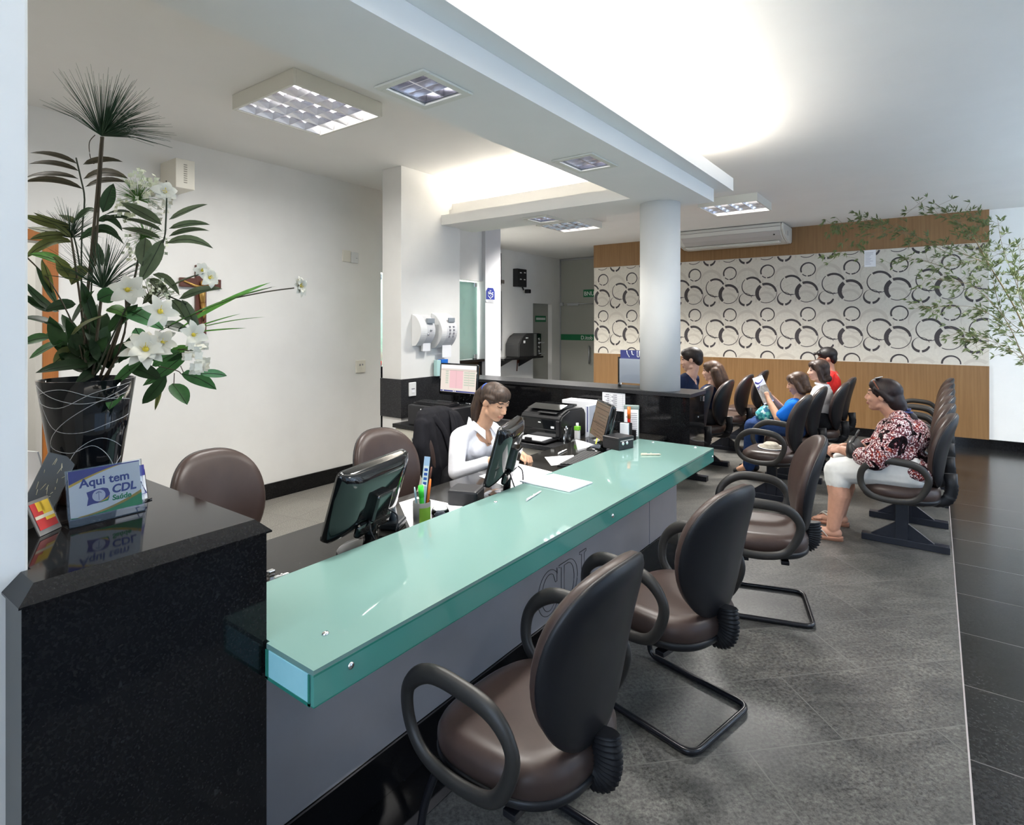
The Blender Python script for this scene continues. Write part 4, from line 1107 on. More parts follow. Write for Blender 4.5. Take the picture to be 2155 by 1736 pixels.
sheet('paper_sheet', 'white slips under the brown-screened monitor', [on(1211, 928), on(1228, 932), on(1255, 940), on(1216, 950)], DZT, 3, 5, .012)
sheet('sticky_note', 'yellow sticky note on the desk left of the receptionist monitor', [on(976, 1049), on(985, 1045), on(1004, 1050), on(993, 1056)], DZT, 0, 6, .002, None, mat('yellow_paper', (), .5))
def pen(label, p0, p1, z, r, m, name='pen', cat='pen'):
    a, b = Vector((*p0, z + r)), Vector((*p1, z + r)); c = (a + b) / 2
    t = thing(name, label, cat, (c.x, c.y, z)); bm = BM(); d = (b - a)
    tube(bm, [a - c + Vector((0, 0, r)), a - c + d * .88 + Vector((0, 0, r)), b - c + Vector((0, 0, r))], [r, r, r * .35], 10)
    obj('barrel', bm, m, t)
    bm = BM(); box(bm, -.003, .003, -.003, .003, r * 1.7, r * 2.6); tube(bm, [a - c + Vector((0, 0, r * 2.2)), a - c + d * .3 + Vector((0, 0, r * 2.2))], r * .35, 6); obj('clip', bm, m, t)
m_bone = mat('bone_plastic', (.66, .60, .44), .35)
pen('white pen lying on the near half of the mint glass', on(1108, 1055, .787), on(1139, 1035, .787), .787, .0045, m_whiteplas)
pen('beige pen lying at the far end of the mint glass', on(1349, 958, .787), on(1391, 958, .787), .787, .0055, m_bone)
pen('white pen on the dark desk near the tumbler', on(1175, 956), on(1193, 947), DZT, .005, m_whiteplas)
pen('white pen on the dark desk against the granite stand', on(577, 1219), on(608, 1208), DZT, .004, m_whiteplas)
t = thing('key_clip', 'small chrome clip on the desk edge against the granite stand', 'clip', (*on(570, 1210), DZT))
bm = BM(); box(bm, -.012, .012, -.010, .010, 0, .018, .003); tube(bm, [(-.012, 0, .012), (-.03, .0, .026), (-.036, .0, .02)], .003, 6); obj('clip', bm, m_chrome, t)

# cordless phone beside the nearest monitor
t = thing('cordless_phone', 'dark cordless phone upright in its cradle beside the nearest monitor', 'telephone', (1.71, 1.90, DZT), R(28))
bm = BM(); box(bm, -.055, .055, -.045, .05, 0, .035, .01); box(bm, -.042, .042, .015, .048, .03, .17, .012); obj('cradle', bm, mat('phone_black', (.012, .016, .020), .3), t)
bm = BM(); M_ = Matrix.Translation((0, -.004, .02)) @ Matrix.Rotation(R(-9), 4, 'X')
loft(bm, [[(x, y, z) for x, y in superell(w_, d_, 3, 20)] for z, w_, d_ in ((0, .020, .012), (.01, .024, .016), (.06, .023, .015), (.12, .028, .018), (.17, .028, .018), (.185, .024, .014), (.19, .015, .008))], M=M_)
h_ = obj('handset', bm, mat('handset_grey_blue', (.045, .06, .075), .25), t)
bm = BM(); box(bm, -.018, .018, -.0195, -.017, .115, .160, .001, M=M_); obj('display', bm, mat('display_blue_grey', (.20, .25, .30), .1), h_)

t = thing('pen_cup', 'grey pen cup with a green label holding pens', 'pen cup', (1.80, 1.815, DZT))
bm = BM(); lathe(bm, [(.0001, 0), (.036, 0), (.038, .003), (.040, .105), (.037, .105), (.0355, .006), (.0001, .006)], 28); obj('cup', bm, mat('smoked_grey_plastic', (.10, .105, .10), .3), t)
bm = BM(); ring = []
for k in range(9):
    a = R(-150 + 10 * k); ring.append((.0405 * math.cos(a), .0405 * math.sin(a)))
for (x0, y0), (x1, y1) in zip(ring, ring[1:]): bm.faces.new([bm.verts.new(p) for p in ((x0, y0, .012), (x1, y1, .012), (x1 * 1.02, y1 * 1.02, .085), (x0 * 1.02, y0 * 1.02, .085))])
obj('green_label', bm, mat('olive_green_label', (.20, .38, .03), .5), t)
def stick(name, label, cat, base, tip, r, m, cap=None):
    a, b = Vector(base), Vector(tip); o_ = thing(name, label, cat, a); d = b - a
    bm = BM(); tube(bm, [(0, 0, 0), d * .86, d], [r, r, r * .6], 10); obj('barrel', bm, m, o_)
    if cap: bm = BM(); tube(bm, [d * .70, d * 1.01], r * 1.15, 10); obj('cap', bm, cap, o_)
PCX, PCY = 1.80, 1.815
def pc(x, y, z): return (PCX + x, PCY + y, DZT + z)
stick('marker', 'green highlighter standing in the grey pen cup', 'pen', pc(-.005, -.012, .01), pc(-.012, -.006, .175), .0105, mat('bright_green_plastic', (.05, .62, .05), .3), mat('bright_green_plastic', (), .3))
stick('pencil', 'orange pen standing at the right of the pen cup', 'pen', pc(.012, -.008, .01), pc(.042, -.012, .195), .006, mat('orange_plastic', (.75, .16, .02), .35))
stick('pencil', 'dark maroon pen leaning rightmost in the pen cup', 'pen', pc(.014, .010, .01), pc(.055, -.006, .245), .005, m_darkwood)
stick('pen', 'white pen between the green highlighter and the orange pen', 'pen', pc(.004, .006, .01), pc(.012, .002, .175), .0045, m_whiteplas)
stick('pen', 'silvery blue pen leftmost in the pen cup', 'pen', pc(-.016, .004, .01), pc(-.028, .016, .170), .0045, mat('silvery_blue', (.40, .55, .62), .25))
t = thing('ruler', 'pale blue printed ruler standing tall in the pen cup', 'ruler', pc(.004, .016, .01))
Mr = frame((.004, 0, 0), Vector((.59, -.8, -.1)), Vector((.10, -.06, .9)))
bm = BM(); box(bm, -.013, .013, 0, .285, 0, .0016, M=Mr); r_ = obj('blade', bm, mat('pale_blue_plastic', (.42, .58, .76), .3), t)
bm = BM(); box(bm, -.011, .011, .155, .245, .0016, .0020, M=Mr); obj('label', bm, m_sgw, r_)
bm = BM()
for k in range(4): box(bm, -.007, .008, .162 + k * .020, .174 + k * .020, .0020, .0023, M=Mr)
obj('lettering', bm, mat('blue_ink', (.03, .10, .42), .5), r_)
t = thing('glass_jar', 'small clear lidded jar right of the pen cup', 'jar', (1.895, 1.795, DZT))
bm = BM(); lathe(bm, [(.0001, 0), (.036, 0), (.040, .006), (.041, .04), (.036, .05), (.034, .055), (.030, .052), (.036, .035), (.035, .01), (.0001, .008)], 28); obj('jar', bm, m_acr, t)
bm = BM(); lathe(bm, [(.0001, .058), (.024, .060), (.033, .054), (.033, .050)][::-1], 28); obj('lid', bm, mat('pale_clear_plastic', (.62, .62, .62), .15), t)
bm = BM(); lathe(bm, [(.0001, .009), (.034, .010), (.034, .030), (.0001, .031)], 24); obj('clips', bm, m_ink, t)
t = thing('speaker_box', 'black box on the desk at the foot of the receptionist monitor', 'box', (2.16, 1.87, DZT), R(22))
bm = BM(); box(bm, -.07, .07, -.075, .075, 0, .075, .012); obj('case', bm, mat('dark_case', (), .4), t)
bm = BM(); box(bm, -.055, .055, -.0765, -.073, .012, .063, .002); obj('grille', bm, m_black, t)

# cash box, pen holder and memo stand at the far end of the counter
t = thing('cash_box', 'small black cash box with two silver locks on the mint glass', 'cash box', (3.47, 1.655, .7875), R(-14))
bm = BM(); box(bm, -.075, .075, -.035, .10, 0, .066, .004); b_ = obj('body', bm, mat('satin_black_enamel', (.010, .010, .011), .35), t)
bm = BM(); box(bm, -.077, .077, -.037, .102, .061, .080, .004); obj('lid', bm, mat('satin_black_enamel', (), .35), t)
for x_ in (-.035, .005):
    bm = BM(); bolt(bm, (x_, -.036, .042), (0, -1, 0), .012); obj('lock', bm, m_chrome, t)
bm = BM(); box(bm, -.06, .07, -.0385, -.036, .056, .062); obj('label_strip', bm, m_acg, t)
t = thing('memo_stand', 'grey green memo stand with printed card beside the red marker', 'memo stand', (3.93, 1.80, DZT), R(20))
bm = BM(); box(bm, -.004, .004, -.055, .055, .0, .275, .002); box(bm, .012, .030, -.05, .05, 0, .262, .002); box(bm, -.03, .04, -.06, .06, 0, .02, .004); obj('stand', bm, mat('grey_green_plastic', (.24, .30, .28), .35), t)
bm = BM(); box(bm, -.006, -.004, -.05, .05, .06, .255); c_ = obj('card', bm, m_paper, t)
bm = BM()
for k in range(12): box(bm, -.0066, -.006, -.042, .03 + .01 * math.sin(k * 2.3), .072 + k * .014, .076 + k * .014)
obj('print', bm, m_ink, c_)
bm = BM(); box(bm, -.006, .034, -.056, .056, .258, .285, .005); obj('clamp', bm, mat('grey_green_plastic', (), .35), t)
t = thing('desk_organizer', 'black desk organizer behind the cash box holding the red marker', 'organizer', (3.80, 1.775, DZT), R(10))
bm = BM(); box(bm, -.05, .07, -.05, .05, 0, .015, .002); box(bm, -.05, -.045, -.05, .05, 0, .19, .002); box(bm, .065, .07, -.05, .05, 0, .12, .002); box(bm, -.05, .07, .045, .05, 0, .17, .002); obj('tray', bm, m_black, t)
bm = BM(); box(bm, -.075, -.052, -.03, .03, 0, .185, .001); obj('white_cards', bm, m_paper, t)
stick('marker', 'red marker with orange tip standing in the black organizer', 'pen', (3.835, 1.775, DZT + .016), (3.835, 1.775, DZT + .285), .011, mat('red_plastic', (.60, .02, .012), .3), mat('orange_plastic', (), .3))

# black jacket on the receptionist's chair is built with her

# ------------------------------------------------------------------ things on the granite stand
ZS = 1.1005
t = thing('acrylic_sign', 'clear acrylic sign with a white poster banded blue and green on the granite stand', 'sign', (.578, 1.708, ZS), R(1))
bm = BM(); box(bm, -.085, .085, .0, .085, 0, .003)
Ms = Matrix.Translation((0, .004, .016)) @ Matrix.Rotation(R(-11), 4, 'X')      # panel leans back
prism(bm, [(.0, .0), (.003, .0), (.008, .018), (.005, .018)], -.085, .085, 'x')
box(bm, -.085, .085, .0, .0025, 0, .122, M=Ms); box(bm, -.085, .085, .006, .0085, 0, .122, M=Ms)
obj('stand', bm, m_acr, t)
bm = BM(); box(bm, -.080, .080, .0028, .0042, .003, .119, M=Ms); pn = obj('poster', bm, mat('poster_white', (.90, .88, .86), .5), t)
m_sblue = mat('sign_royal_blue', (.035, .03, .27), .5); m_sgreen = mat('sign_green', (.0, .28, .07), .5); m_syel = mat('sign_yellow', (.80, .52, .03), .5); m_stext = mat('sign_navy_text', (.02, .035, .26), .5)
def spatch(m, poly, lift):
    bm = BM(); prism(bm, poly, -lift, -lift + .0003, 'y', M=Ms @ Matrix.Translation((0, .0028, 0))); obj('printed_band', bm, m, pn)
def cv(f, a, b, n=16): return [(a + (b - a) * k / n, f(a + (b - a) * k / n)) for k in range(n + 1)]
f1 = lambda x: .119 - .033 * max(0, (.055 - x) / .135) ** 1.6
f2 = lambda x: .119 - .0395 * max(0, (.06 - x) / .14) ** 1.5
spatch(m_syel, [(-.08, .119)] + cv(f2, -.08, .06), .0003)
spatch(m_sblue, [(-.08, .119), (.08, .119), (.08, .1165)] + cv(lambda x: min(f1(x), .1165), .055, -.08), .0006)
g1_ = lambda x: .006 + .036 * max(0, (x + .06) / .14) ** 1.8
g2_ = lambda x: .003 + .031 * max(0, (x + .06) / .14) ** 2.0
spatch(m_syel, [(-.07, .003), (.08, .003)] + cv(g1_, .08, -.06), .0003)
spatch(m_sgreen, [(-.08, .003), (.08, .003)] + cv(g2_, .08, -.06) + [(-.08, .006)], .0006)
def stxt(s, x, z, size, m, **k): text('lettering', s, size, m, pn, Ms @ Matrix.Translation((x, .0024, z)) @ Matrix.Rotation(R(90), 4, 'X'), .0003, **k)
stxt('Aqui tem', -.058, .075, .0300, m_stext, offset=.0007)
stxt('CDL', .011, .047, .0290, m_stext, offset=.0009, shear=.15)
stxt('Saúde', .011, .0285, .0185, m_sgreen, offset=.0006, shear=.1)
_sp = spatch
def spatch(m, poly, lift): _sp(m, [(x, z + .0055) for x, z in poly], lift)
spatch(m_sblue, [(-.045, .022), (-.032, .0245), (-.012, .024), (.004, .030), (.007, .043), (.003, .056), (-.008, .060), (-.026, .059), (-.044, .0555), (-.041, .040)], .0004)
spatch(m_syel, [(-.022, .0245), (.0, .029), (.005, .038), (.0, .034), (-.010, .029)], .0006)
spatch(m_sgreen, [(-.018, .0243), (.002, .0255), (.004, .0315), (-.002, .029)], .0007)
spatch(mat('sign_pale_lilac', (.66, .66, .76), .5), [(-.018 + .0145 * math.cos(2 * PI * k / 24), .0425 + .0145 * math.sin(2 * PI * k / 24)) for k in range(24)], .0008)
spatch(mat('sign_grey', (.22, .24, .40), .5), [(-.0188, .031), (-.0172, .031), (-.0172, .050), (-.011, .047), (-.012, .050), (-.018, .0535), (-.025, .0495), (-.024, .047), (-.0188, .050)], .0010)

spatch = _sp
t = thing('brochure_stack', 'blue and white brochures behind the acrylic sign', 'brochures', (.665, 1.80, ZS), R(18))
bm = BM(); box(bm, -.05, .05, -.012, .012, 0, .004); box(bm, -.05, .05, .002, .010, .0, .085, M=Matrix.Rotation(R(-10), 4, 'X')); obj('holder', bm, m_acr, t)
bm = BM(); box(bm, -.045, .045, -.002, .0015, .004, .10, M=Matrix.Rotation(R(-10), 4, 'X')); b_ = obj('brochures', bm, m_paper, t)
bm = BM(); box(bm, -.045, .045, -.0028, -.002, .07, .10, M=Matrix.Rotation(R(-10), 4, 'X')); tube(bm, [Matrix.Rotation(R(-10), 4, 'X') @ Vector(p) for p in ((.01, -.0025, .02), (.03, -.0025, .055), (.042, -.0025, .02), (.01, -.0025, .02))], .003, 6, sy=.3); obj('blue_print', bm, m_sblue, b_)

# dark standing card and little frame at the left, white calendar tent between
t = thing('dark_card_stand', 'slate grey leaning card with pale drawing beside the vase', 'card', (.462, 1.875, ZS), R(-14))
bm = BM(); Mc = Matrix.Rotation(R(24), 4, 'Y') @ Matrix.Rotation(R(-16), 4, 'X'); box(bm, -.034, .034, -.005, .005, .012, .165, .002, M=Mc); c_ = obj('card', bm, mat('slate_grey_card', (.10, .11, .12), .35), t)
rnd = random.Random(5); bm = BM()
for k in range(16):
    x, z = rnd.uniform(-.022, .022), rnd.uniform(.05, .14)
    tube(bm, [Mc @ Vector((x, -.0055, z)), Mc @ Vector((x + rnd.uniform(-.006, .006), -.0055, z + rnd.uniform(.004, .02)))], .0008, 5)
obj('drawing', bm, m_bone, c_)
t = thing('white_calendar', 'white tent calendar on the granite stand at the left edge', 'calendar', (.480, 2.03, ZS), R(20))
bm = BM(); prism(bm, [(-.07, 0), (.07, 0), (.065, .022), (-.065, .022)], -.06, .06, 'x'); obj('base', bm, m_paper, t)
bm = BM(); box(bm, .03, .034, -.065, .065, .02, .15, M=Matrix.Rotation(R(-14), 4, 'Y')); obj('page', bm, m_paper, t)
t = thing('photo_tent', 'small tent card with red and yellow picture at the left edge of the stand', 'card', (.438, 1.745, ZS), R(38))
Ma = Matrix.Translation((0, .005, 0)) @ Matrix.Rotation(R(-24), 4, 'X'); 
bm = BM(); box(bm, -.034, .034, -.0015, .0015, .0, .085, M=Matrix.Translation((0, -.034, 0)) @ Matrix.Rotation(R(-24), 4, 'X')); f_ = obj('front_card', bm, mat('grey_board', (.20, .19, .18), .5), t)
bm = BM(); box(bm, -.034, .034, -.0015, .0015, 0, .085, M=Matrix.Translation((0, .034, 0)) @ Matrix.Rotation(R(24), 4, 'X')); obj('back_card', bm, mat('grey_board', (), .5), t)
Mb = Matrix.Translation((0, -.034, 0)) @ Matrix.Rotation(R(-24), 4, 'X')
bm = BM(); box(bm, -.028, .028, -.003, -.0017, .012, .078, M=Mb); p_ = obj('picture', bm, mat('picture_red', (.50, .03, .03), .35), t)
bm = BM(); box(bm, .0, .028, -.0034, -.0029, .03, .078, M=Mb); box(bm, -.012, .008, -.0034, -.0029, .055, .078, M=Mb); obj('yellow_patch', bm, mat('picture_yellow', (.75, .48, .03), .35), p_)
bm = BM(); box(bm, -.028, .028, -.0037, -.0033, .038, .046, M=Mb); obj('cream_band', bm, m_bone, p_)
# ------------------------------------------------------------------ flower arrangement in the black glass vase
VC = Vector((.608, 1.957, 1.1005))
fa = thing('flower_arrangement', 'tall arrangement of palm leaves and white flowers in a black glass vase', 'flowers', VC)
m_vase = mat('black_vase_glass', (.004, .005, .007), .06, spec=.35)
m_vaseb = mat('brown_smoked_glass', (.040, .020, .014), .06, spec=.35)
bm = BM(); prof = [(.0001, .0), (.066, .0), (.070, .004), (.078, .07)]
lathe(bm, prof, 48, mi=1, cap=False)
lathe(bm, [(.078, .07), (.094, .18), (.1165, .345), (.112, .345), (.108, .30), (.0001, .295)], 48, cap=False)
va = obj('vase', bm, [m_vase, m_vaseb], fa)
def vr(z): return .0705 + (.1165 - .0705) * (z / .345) ** 1.12 + .0008
m_etch = mat('etched_white_line', (.42, .42, .44), .5)
cw = math.degrees(math.atan2(-VC.y, -VC.x))           # towards the camera
bm = BM()
for pts in ([(-75, .335), (-40, .30), (0, .285), (60, .31)], [(-70, .31), (-30, .325), (10, .30), (65, .285)], [(-80, .29), (-35, .275), (10, .315), (60, .335)], [(-72, .30), (-50, .22), (-10, .205), (30, .225), (70, .24)],
            [(55, .325), (5, .28), (-40, .22), (-60, .17), (-25, .15), (10, .165), (45, .10), (50, .05)], [(-50, .06), (-30, .12), (-10, .165), (20, .185), (60, .15)], [(20, .05), (40, .085), (65, .12)], [(10, .05), (40, .08), (70, .095)]):
    P = smoothpath([(a, z, 0) for a, z in pts], n=8)
    tube(bm, [(vr(p.y) * math.cos(R(cw + p.x)), vr(p.y) * math.sin(R(cw + p.x)), p.y) for p in P], .0009, 5)
obj('etched_lines', bm, m_etch, va)

def leafmat(nm, c, var=.25, rough=.42):
    m = noise_col(mat(nm, c, rough, spec=.35), tuple(x * (1 - var) for x in c), tuple(x * (1 + var) for x in c), 30, 4)
    nt, b, N, L = nodes(m)
    tr = N('ShaderNodeBsdfTranslucent'); tr.inputs[0].default_value = (*[min(1, x * 2.2) for x in c], 1); mx = N('ShaderNodeMixShader'); mx.inputs[0].default_value = .22
    out = [n for n in nt.nodes if n.type == 'OUTPUT_MATERIAL'][0]
    L(b.outputs[0], mx.inputs[1]); L(tr.outputs[0], mx.inputs[2]); L(mx.outputs[0], out.inputs[0])
    return m
LM = dict(brown=leafmat('brown_green_palm_leaf', (.050, .042, .026)), palm=leafmat('grey_green_palm_leaf', (.068, .092, .048)), olive=leafmat('olive_leaf', (.085, .10, .030)), dark=leafmat('dark_green_leaf', (.018, .042, .016)),
          mid=leafmat('mid_green_leaf', (.032, .100, .030)), bright=leafmat('bright_green_leaf', (.075, .20, .035)), ivy=leafmat('pale_ivy_leaf', (.085, .22, .095)), needle=leafmat('papyrus_needle', (.028, .070, .036)))
m_rib = mat('dark_leaf_rib', (.02, .03, .012), .6); m_stem = mat('brown_green_stem', (.060, .045, .025), .55)
PXM = 1211.0 / 1.65
def W2(px, py, dd=0.0): return at(px, py, depth=1.65 + dd) - VC
VIEW = (Vector((0, 0, CAMZ)) - VC).normalized()
def leaf(bm, base, tip, width, ctrl=None, nrm=None, mi=0, fold=.22, n=8, sharp=.85):
    base, tip = Vector(base), Vector(tip); c = Vector(ctrl) if ctrl is not None else (base + tip) / 2
    nrm = Vector(nrm) if nrm is not None else VIEW
    rows = []
    for k in range(n + 1):
        t = k / n
        p = base * (1 - t) ** 2 + c * 2 * t * (1 - t) + tip * t * t
        d = ((c - base) * (1 - t) + (tip - c) * t).normalized()
        s = d.cross(nrm).normalized(); u = s.cross(d)
        w = width * .5 * (math.sin(PI * min(1, t ** sharp)) ** .75 if 0 < t < 1 else 0.0)
        rows.append([bm.verts.new(q) for q in (p - s * w + u * w * fold, p, p + s * w + u * w * fold)])
    for A, B in zip(rows, rows[1:]):
        for k in (0, 1):
            f = bm.faces.new((A[k], A[k + 1], B[k + 1], B[k])); f.smooth = True; f.material_index = mi
    return bm
rl = random.Random(11)
def L4(bm, b, t_, w, up=0.0, dz=(0, 0), rib=True, **k):
    """leaf from photo position b to t_, width in photo pixels, up = how far its middle arches"""
    B, T = W2(*b, dz[0]), W2(*t_, dz[1]); C = (B + T) / 2 + Vector((0, 0, up / PXM))
    tilt = Vector((rl.uniform(-.5, .5), rl.uniform(-.3, .3), rl.uniform(.0, .7)))
    leaf(bm, B, T, w / PXM, C, (VIEW + tilt).normalized(), **k)
    if rib: tube(bm, [B.lerp(C, .5).lerp(C.lerp(T, .5), .5) if False else B * (1 - s) ** 2 + C * 2 * s * (1 - s) + T * s * s + VIEW * .0007 for s in (0, .25, .5, .75, .96)], .0009, 4, mi=1)
def frond(m, rachis, leaves, dz=0.0, w=17):
    bm = BM(); P = smoothpath([W2(x, y, dz) for x, y in rachis], n=4); tube(bm, P, .0022, 6, mi=1)
    for b, t_, up, *ww in leaves: L4(bm, b, t_, ww[0] if ww else w, up, (dz, dz + rl.uniform(-.05, .05)))
    return obj('palm_frond', bm, [LM[m], m_rib], fa)
frond('brown', [(160, 332), (170, 375), (178, 420), (172, 500), (172, 640), (178, 780)], [((163, 345), (62, 322), 16), ((166, 360), (60, 345), 18), ((164, 376), (52, 374), 18), ((175, 398), (50, 383), 24), ((175, 346), (259, 341), 14, 20), ((176, 376), (270, 376), 26, 20), ((180, 393), (266, 384), 18)], .03)
frond('palm', [(351, 417), (349, 466), (346, 500), (332, 535), (294, 594), (240, 700), (200, 790)], [((356, 462), (437, 430), 6, 22), ((356, 481), (442, 473), 12), ((356, 497), (441, 486), 14), ((351, 512), (449, 523), 26, 18), ((340, 473), (254, 426), 6, 26), ((340, 486), (256, 460), 10, 18), ((337, 502), (254, 480), 8, 18), ((342, 504), (294, 594), -4, 30), ((306, 500), (300, 562), 0, 30)], -.06)
frond('olive', [(152, 486), (165, 540), (175, 640), (180, 780)], [((149, 480), (47, 452), -4, 22), ((149, 490), (57, 478), -6, 18), ((152, 510), (52, 545), 34, 24), ((138, 495), (62, 504), 8, 18), ((152, 470), (128, 452), 6, 26), ((150, 500), (110, 470), 4, 14), ((150, 475), (70, 447), -8, 14)], .05)
frond('dark', [(207, 452), (195, 560), (188, 700), (185, 780)], [((204, 445), (157, 466), 20, 16), ((221, 452), (275, 447), 8, 16), ((214, 460), (273, 459), 6, 14), ((207, 466), (258, 487), 30, 18), ((166, 506), (262, 515), 56, 18), ((216, 447), (239, 386), 0, 26), ((200, 480), (250, 495), 16, 14)], 0)
frond('palm', [(311, 587), (340, 615), (380, 634), (392, 640)], [((351, 609), (431, 575), 8, 22), ((377, 629), (468, 608), 12, 24), ((322, 577), (378, 622), 22, 20), ((313, 586), (359, 635), 16, 22), ((361, 631), (392, 675), 8, 22), ((383, 631), (421, 717), 14, 22), ((300, 640), (350, 600), 6, 18)], -.04)
# long grass leaf with its blades
bm = BM()
L4(bm, (330, 700), (582, 602), 22, 20, (-.02, -.10)); L4(bm, (380, 690), (570, 594), 9, 16, (-.02, -.08), rib=False)
for b, t_, up in (((380, 700), (507, 660), 4), ((390, 698), (559, 667), 10), ((400, 700), (519, 690), 2)): L4(bm, b, t_, 4, up, (-.02, -.06), rib=False)
obj('grass_leaf', bm, [LM['bright'], m_rib], fa)
# single broad leaves
SL = [('dark', (144, 699), (46, 669), 28, 14), ('mid', (106, 711), (45, 724), 26, 8), ('mid', (135, 719), (61, 755), 28, 8), ('olive', (160, 733), (112, 766), 30, 6), ('dark', (205, 768), (74, 785), 34, 12), ('dark', (211, 770), (158, 811), 22, 4),
      ('dark', (124, 655), (47, 588), 22, -22), ('dark', (110, 655), (45, 618), 22, -8), ('dark', (149, 682), (199, 611), 24, 6), ('olive', (149, 705), (224, 664), 24, 10), ('bright', (140, 560), (60, 535), 18, 12), ('bright', (135, 552), (80, 530), 14, 8),
      ('ivy', (262, 652), (344, 695), 50, 10), ('ivy', (285, 690), (300, 720), 26, 0), ('bright', (225, 650), (268, 668), 26, 12), ('mid', (205, 632), (252, 618), 34, 8), ('dark', (340, 684), (400, 698), 26, 6), ('mid', (381, 787), (456, 820), 30, 14),
      ('ivy', (422, 787), (478, 791), 18, 6), ('mid', (363, 807), (394, 852), 36, 4), ('mid', (404, 732), (300, 812), 28, -8), ('dark', (350, 789), (299, 850), 26, -6), ('olive', (340, 813), (326, 864), 9, 4), ('bright', (357, 742), (405, 732), 20, 4),
      ('mid', (250, 811), (230, 862), 32, 0), ('mid', (300, 760), (235, 812), 34, 4), ('dark', (270, 770), (340, 800), 34, 6), ('mid', (250, 740), (330, 760), 30, 10), ('dark', (120, 640), (75, 560), 20, -6), ('olive', (110, 620), (88, 545), 18, 16),
      ('dark', (160, 640), (95, 655), 26, 10), ('olive', (150, 590), (110, 540), 26, 10), ('dark', (215, 560), (205, 510), 14, 0), ('dark', (222, 560), (228, 512), 16, 0), ('dark', (200, 690), (170, 590), 26, 0), ('olive', (180, 560), (150, 600), 30, 8),
      ('dark', (230, 700), (290, 640), 30, 8), ('mid', (250, 690), (300, 650), 24, 4), ('dark', (330, 720), (370, 700), 20, 6), ('mid', (320, 770), (380, 740), 26, 6), ('dark', (345, 760), (410, 735), 22, 6)]
for c, b, t_, w, up in SL:
    bm = BM(); L4(bm, b, t_, w, up, (rl.uniform(-.05, .05), rl.uniform(-.09, .04))); obj('leaf', bm, [LM[c], m_rib], fa)
# the dense dark heart of the bunch
bm = BM()
for k in range(46):
    a = R(rl.uniform(15, 165)); r0 = rl.uniform(8, 30); r1 = rl.uniform(55, 120)
    cx, cy = 190 + rl.uniform(-55, 55), 790 - rl.uniform(0, 40)
    L4(bm, (cx + r0 * math.cos(a), cy - r0 * math.sin(a)), (cx + r1 * math.cos(a) * .8, cy - r1 * math.sin(a)), rl.uniform(20, 34), rl.uniform(-4, 14), (rl.uniform(-.02, .08), rl.uniform(-.04, .12)), rib=False, n=6)
obj('inner_foliage', bm, [LM['dark']], fa)
# stems
bm = BM()
for P, r_ in (([(214, 288), (205, 400), (192, 540), (180, 680), (182, 795)], .0042), ([(217, 288), (210, 400), (200, 560)], .003), ([(351, 420), (350, 380)], .0016), ([(294, 594), (250, 690), (210, 795)], .0038), ([(265, 620), (262, 700), (225, 795)], .003),
              ([(310, 730), (260, 740), (215, 800)], .003), ([(300, 480), (280, 600), (230, 760)], .003), ([(470, 632), (560, 614), (619, 606)], .0019), ([(380, 690), (470, 632)], .0022), ([(215, 610), (205, 700), (195, 795)], .004), ([(150, 500), (170, 640), (185, 795)], .003),
              ([(380, 770), (390, 792)], .0012), ([(367, 785), (366, 808)], .0012), ([(330, 770), (372, 780), (381, 787)], .0014), ([(200, 284), (188, 300), (190, 330), (198, 345)], .0012), ([(50, 535), (110, 600), (160, 700), (180, 790)], .002), ([(415, 745), (380, 735), (300, 740)], .0016)):
    tube(bm, smoothpath([W2(x, y) for x, y in P], n=5), r_, 7)
obj('stems', bm, m_stem, fa)
# papyrus tufts
def tuft(o, a0, a1, ln, n, dz=0.0, droop=.1, seed=1, m='needle', r_=.0007):
    rr = random.Random(seed); O = W2(*o, dz); bm = BM()
    ex = Vector((SY_, -CY_, 0)); ez = Vector((0, 0, 1)); ey = Vector((CY_, SY_, 0))
    for k in range(n):
        a = R(rr.uniform(a0, a1)); d = ex * math.cos(a) + ez * math.sin(a) + ey * rr.uniform(-.55, .55); d.normalize()
        L_ = ln / PXM * rr.uniform(.72, 1.08)
        tube(bm, [O, O + d * L_ * .5 + Vector((0, 0, .004)), O + d * L_ - Vector((0, 0, droop * L_ * abs(math.cos(a))))], [r_ * 1.3, r_, r_ * .4], 3, cap=False)
    return obj('papyrus_tuft', bm, LM[m], fa)
tuft((214, 286), 52, 118, 138, 120, .03, .02, 1); tuft((214, 286), -4, 55, 135, 110, .03, .10, 2); tuft((214, 286), 118, 150, 125, 14, .03, .1, 9)
tuft((216, 606), 18, 168, 115, 130, -.07, .05, 3); tuft((148, 500), 55, 140, 82, 60, .06, .02, 4); tuft((150, 500), 0, 180, 60, 60, .06, .05, 5)
tuft((290, 420), -30, 210, 50, 110, -.02, .0, 6, 'bright', .0006); tuft((308, 500), -30, 210, 42, 90, -.02, 0, 7, 'bright', .0006); tuft((318, 640), 20, 140, 60, 60, -.03, 0, 8, 'olive', .0006)
